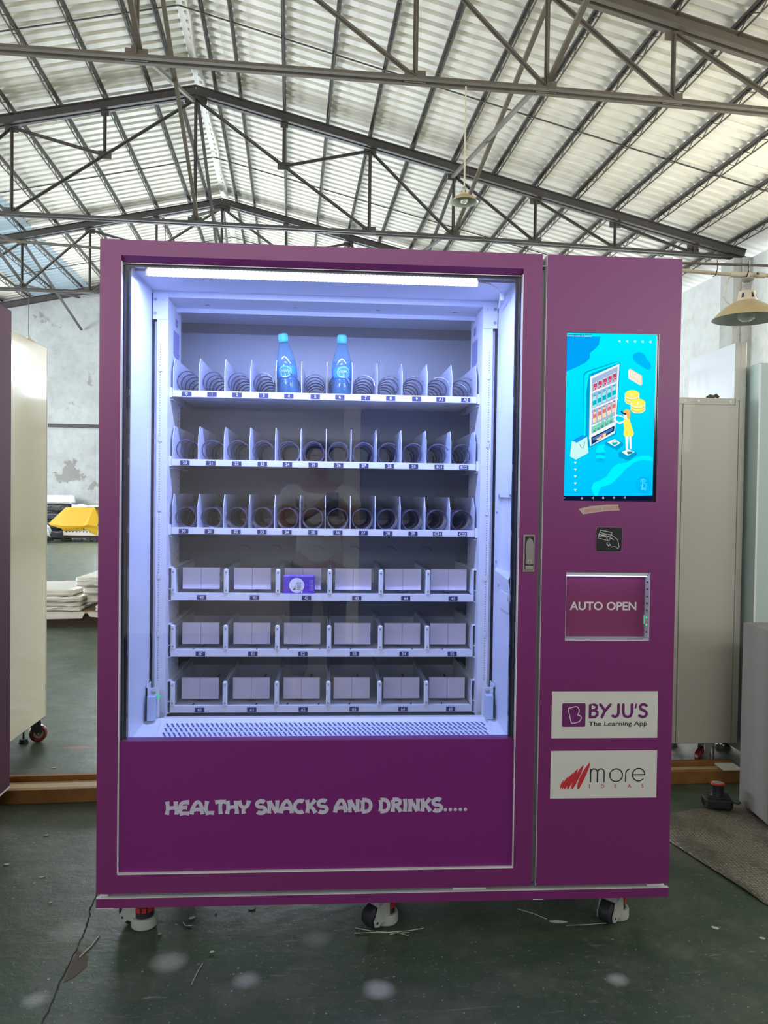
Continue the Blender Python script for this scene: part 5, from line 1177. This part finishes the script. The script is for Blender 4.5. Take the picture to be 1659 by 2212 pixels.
scrap(.317, .168, .006, 1.1, 'tiny square white chip under the machine, right of the left caster')
scrap(.425, .19, .014, .2, 'faint grey film scrap under the machine between left and middle casters')
scrap(.335, -.045, .008, .3, 'round pale flake on the floor right of the leftmost white spot')
scrap(.169, .055, .007, .9, 'small tan crumb beside the foot of the left caster', mat('crumb_tan', (.40, .30, .22), .8), .8)
scrap(1.837, .017, .016, -.5, 'pale paper scrap on the green floor right of the machine')
scrap(1.95, -.045, .010, -.3, 'thin greyish flake on the green floor near the bubble wrap edge')
scrap(-.299, .422, .012, .1, 'whitish flake on the floor far left, in front of the purple cabinet')
scrap(-.45, .518, .012, .2, 'pale elongated flake at the left edge of the floor')
scrap(-.398, .752, .010, .1, 'pale flake on the floor just in front of the left timber')
scrap(-.21, .25, .009, .5, 'tiny cream flake on the floor left of the floor joint')
scrap(1.70, .66, .008, .2, 'small dark grey chip beside the bubble wrap corner', asp=.35)
scrap(-.62, 1.50, .012, .4, 'cream flake on the floor under the cream cabinet shadow')
scrap(-.40, 1.55, .014, .4, 'pale flake on the floor behind the left timber')
def strand(pts, r, lab, mt=PAPER, nm='plastic_strand', cat='strand'):
    m = MB(); m.tube([(x, y, z+r) for x, y, z in pts], r, 5); o = m.build(nm, mt); o['label'] = lab; o['category'] = cat
strand([(.745, .062, 0), (.79, .045, 0), (.84, .035, 0), (.90, .040, 0), (.95, .052, 0)], .0011, 'thin curved white strand on the floor in front of the middle caster')
strand([(.742, .034, 0), (.80, .036, 0), (.87, .030, 0), (.905, .030, 0)], .0011, 'thin straight white strand crossing the floor by the middle caster')
strand([(.845, .022, 0), (.87, .034, 0), (.90, .014, 0)], .0010, 'short bent white strand under the middle caster')
strand([(1.262, .150, 0), (1.30, .115, .004), (1.335, .085, .002)], .0013, 'thin white stalk of a torn cable tie between middle and right casters')
scrap(1.365, .072, .034, -.12, 'flat white torn strip between the middle and right casters', asp=.22)
strand([(1.385, .050, 0), (1.45, .052, 0), (1.54, .060, 0)], .0009, 'thin white strand running up to the right caster')
strand([(.303, -.195, 0), (.311, -.13, 0), (.318, -.10, 0)], .0011, 'short straight pale stick on the floor in the foreground')
strand([(-.028, -.055, 0), (-.012, .0, 0), (-.004, .055, 0)], .0018, 'pale stick lying along the floor joint at the left')
strand([(.225, .115, 0), (.235, .098, 0), (.255, .095, 0)], .0014, 'curled pale plastic sliver beside the left caster')
strand([(1.995, -.01, 0), (2.0, -.06, 0), (2.015, -.09, 0)], .0015, 'thin yellow strand at the bottom edge of the bubble wrap', mat('strand_yellow', (.5, .42, .12), .6))

# ------------------------------------------------------------------ behind the camera: two mirrored machines, two added light blockers
t = thing('navy_machine', 'dark navy machine cabinet with a pale edge, mirrored right in the glass', 'cabinet', (1.75, -4.35, 0))
NAVY = mat('navy_paint', (.07, .08, .22), .4)
m = MB(); m.cbox((-.86, -.35, .12), (.95, .40, 1.98), .004); m.build('cabinet_body', NAVY, t)
m = MB(); m.cbox((-.985, -.36, .12), (-.862, .41, 2.0), .004); m.build('edge_post', mat('pale_edge', (.55, .50, .46), .5), t)
for x in (-.7, .7):
    for y in (-.2, .25): simple_caster(t, x, y, .12, .4, RUBBER, ZINC, R=.04)
t = thing('brown_machine', 'unpainted grey-brown machine cabinet, mirrored left in the glass', 'cabinet', (-.42, -4.75, 0))
m = MB(); m.cbox((-.9, -.35, .12), (.88, .40, 1.98), .004); m.build('cabinet_body', mat('grey_brown', (.46, .39, .36), .5), t)
for x in (-.7, .7):
    for y in (-.2, .25): simple_caster(t, x, y, .12, .4, RUBBER, ZINC, R=.04)
for nm_, lab_, x_, mt_ in (('white_blocker', 'white cabinet added behind the camera to block low light, far left', -2.5, WHITEP), ('purple_machine', 'purple cabinet added behind the camera to block low light, right end', 3.75, PURPLE_D)):
    t = thing(nm_, lab_, 'cabinet', (x_, -4.55, 0))  # unseen cabinet added to keep low light off the machine front
    m = MB(); m.cbox((-.9, -.35, .12), (.9, .40, 1.98), .004); m.build('cabinet_body', mt_, t)
    for x in (-.7, .7):
        for y in (-.2, .25): simple_caster(t, x, y, .12, .4, RUBBER, ZINC, R=.04)
# ------------------------------------------------------------------ behind the camera: banner, column, photographer
m = MB(); m.box((-1.75, DF+.001, 1.95), (-1.15, DF+.02, 2.30)); o = m.build('red_banner', BANNER); o['label'] = 'dark red banner on the entrance wall, seen mirrored in the glass'; o['category'] = 'banner'; o.matrix_world = MB_.copy()
m = MB(); m.box((.28, DF+.001, 0), (.46, DF+.16, 3.6)); o = m.build('trim_4', mat('pale_pillar', (.62, .56, .52), .6)); o['kind'] = 'structure'; o.matrix_world = MB_.copy()
def skin(name, verts, edges, radii, mt, parent=None, levels=1, root=0):
    me = bpy.data.meshes.new(name); bm = bmesh.new(); sl = bm.verts.layers.skin.verify(); V = []
    for i, v in enumerate(verts):
        q = bm.verts.new(v); r = radii[i]; q[sl].radius = r if isinstance(r, tuple) else (r, r); q[sl].use_root = (i == root); V.append(q)
    for a, b in edges: bm.edges.new((V[a], V[b]))
    bm.to_mesh(me); bm.free(); me.materials.append(mt); o = link(name, me, parent)
    s = o.modifiers.new('skin', 'SKIN'); s.use_smooth_shade = True; u = o.modifiers.new('sub', 'SUBSURF'); u.levels = levels; u.render_levels = levels; return o
PX, PYY = .585, -2.78
per = thing('person', 'person in white t-shirt taking the photo, mirrored in the machine glass', 'person', (PX, PYY, 0))
v = []; e = []; r = []
def add(p, rad, par=None):
    v.append(p); r.append(rad); 
    if par is not None: e.append((par, len(v)-1))
    return len(v)-1
pel = add((0, 0, .86), (.15, .105)); wa = add((0, 0, 1.00), (.13, .095), pel); chs = add((0, .0, 1.18), (.155, .10), wa); shl = add((0, 0, 1.31), (.12, .075), chs); nk = add((0, .01, 1.39), (.052, .055), shl); jaw = add((.0, .025, 1.455), (.062, .075), nk); hd_ = add((.0, .02, 1.53), (.076, .092), jaw); crn = add((.0, .01, 1.60), (.055, .065), hd_)
cam_l = CAM-Vector((PX, PYY, 0))
for s in (-1, 1):
    sh = add((s*.185, .0, 1.315), .058, shl); el_ = add((s*.225, .13, 1.09), .043, sh); wr_ = add((s*.085+cam_l.x+.01, cam_l.y-.06, cam_l.z-.09), .027, el_); pa = add((s*.060+cam_l.x+.015, cam_l.y-.028, cam_l.z-.055), (.030, .016), wr_)
    for k_ in range(4):
        a = add((s*.050+cam_l.x+.015, cam_l.y+.0-.010, cam_l.z-.04-.019*k_), .0085, pa); bb = add((s*.034+cam_l.x+.015, cam_l.y-.002, cam_l.z-.045-.019*k_), .0078, a)
    th = add((s*.052+cam_l.x+.015, cam_l.y-.040, cam_l.z-.035), .010, pa); add((s*.030+cam_l.x+.015, cam_l.y-.036, cam_l.z-.015), .008, th)
    hp_ = add((s*.095, 0, .80), .092, pel); kn = add((s*.11, .015, .46), .058, hp_); an = add((s*.12, -.015, .09), .038, kn); add((s*.135, .10, .035), (.038, .03), an)
skin('body', v, e, r, SKIN, per, 2)
m = MB(); m.lathe([(1e-4, -.004), (.013, .012), (.009, .026), (1e-4, .03)], (0, .112, 1.505), 10); m.v = [(x, y, z) for x, y, z in m.v]; m.build('nose', SKIN, per, True)
m = MB()
for s in (-1, 1): m.lathe([(1e-4, -.007), (.010, -.003), (.010, .003), (1e-4, .007)], (s*.030, .104, 1.545), 10)
m.build('eye', HAIR, per, True)
m = MB(); m.box((-.022, .100, 1.462), (.022, .110, 1.468)); m.build('mouth', mat('lips', (.35, .12, .10), .5), per)
for s in (-1, 1): m = MB(); m.lathe([(1e-4, -.03), (.012, -.015), (.014, .01), (1e-4, .03)], (s*.080, .01, 1.53), 10); m.build('ear', SKIN, per, True)
m = MB(); m.lathe([(.088, -.02), (.092, .02), (.085, .06), (.06, .092), (1e-4, .104)], (0, -.004, 1.54), 20); m.v = [(x, y*1.12-.010 if z > 1.575 else min(y, .03)*1.1-.012, z) for x, y, z in m.v]; m.build('hair', HAIR, per, True)
tv = [(0, 0, .82), (0, 0, 1.00), (0, 0, 1.18), (0, 0, 1.31), (0, .005, 1.355)]; tr_ = [(.18, .13), (.155, .115), (.175, .118), (.135, .09), (.07, .07)]; te = [(0, 1), (1, 2), (2, 3), (3, 4)]
for s in (-1, 1): i = len(tv); tv += [(s*.19, 0, 1.315), (s*.215, .07, 1.19)]; tr_ += [.072, .068]; te += [(3, i), (i, i+1)]
skin('t_shirt', tv, te, tr_, SHIRT, per, 2)
tv = [(0, 0, .88)]; tr_ = [(.16, .115)]; te = []
for s in (-1, 1): i = len(tv); tv += [(s*.097, 0, .78), (s*.112, .015, .46), (s*.12, -.012, .12)]; tr_ += [.104, .072, .058]; te += [(0, i), (i, i+1), (i+1, i+2)]
skin('trousers', tv, te, tr_, TROUSER, per, 2)
t = thing('smartphone', 'dark smartphone held up by the photographer', 'phone', (CAM.x+.015, CAM.y-.018, CAM.z-.055))
m = MB(); m.cbox((-.037, -.004, -.078), (.037, .004, .062), .003); m.build('phone_case', PHONE, t)
m = MB(); m.box((-.034, -.0045, -.073), (.034, -.0041, .058)); m.build('phone_screen', BLKGL, t)
m = MB(); m.cyl((.025, .004, .045), .006, .002, 12, 'y'); m.build('camera_lens', BLACK, t)
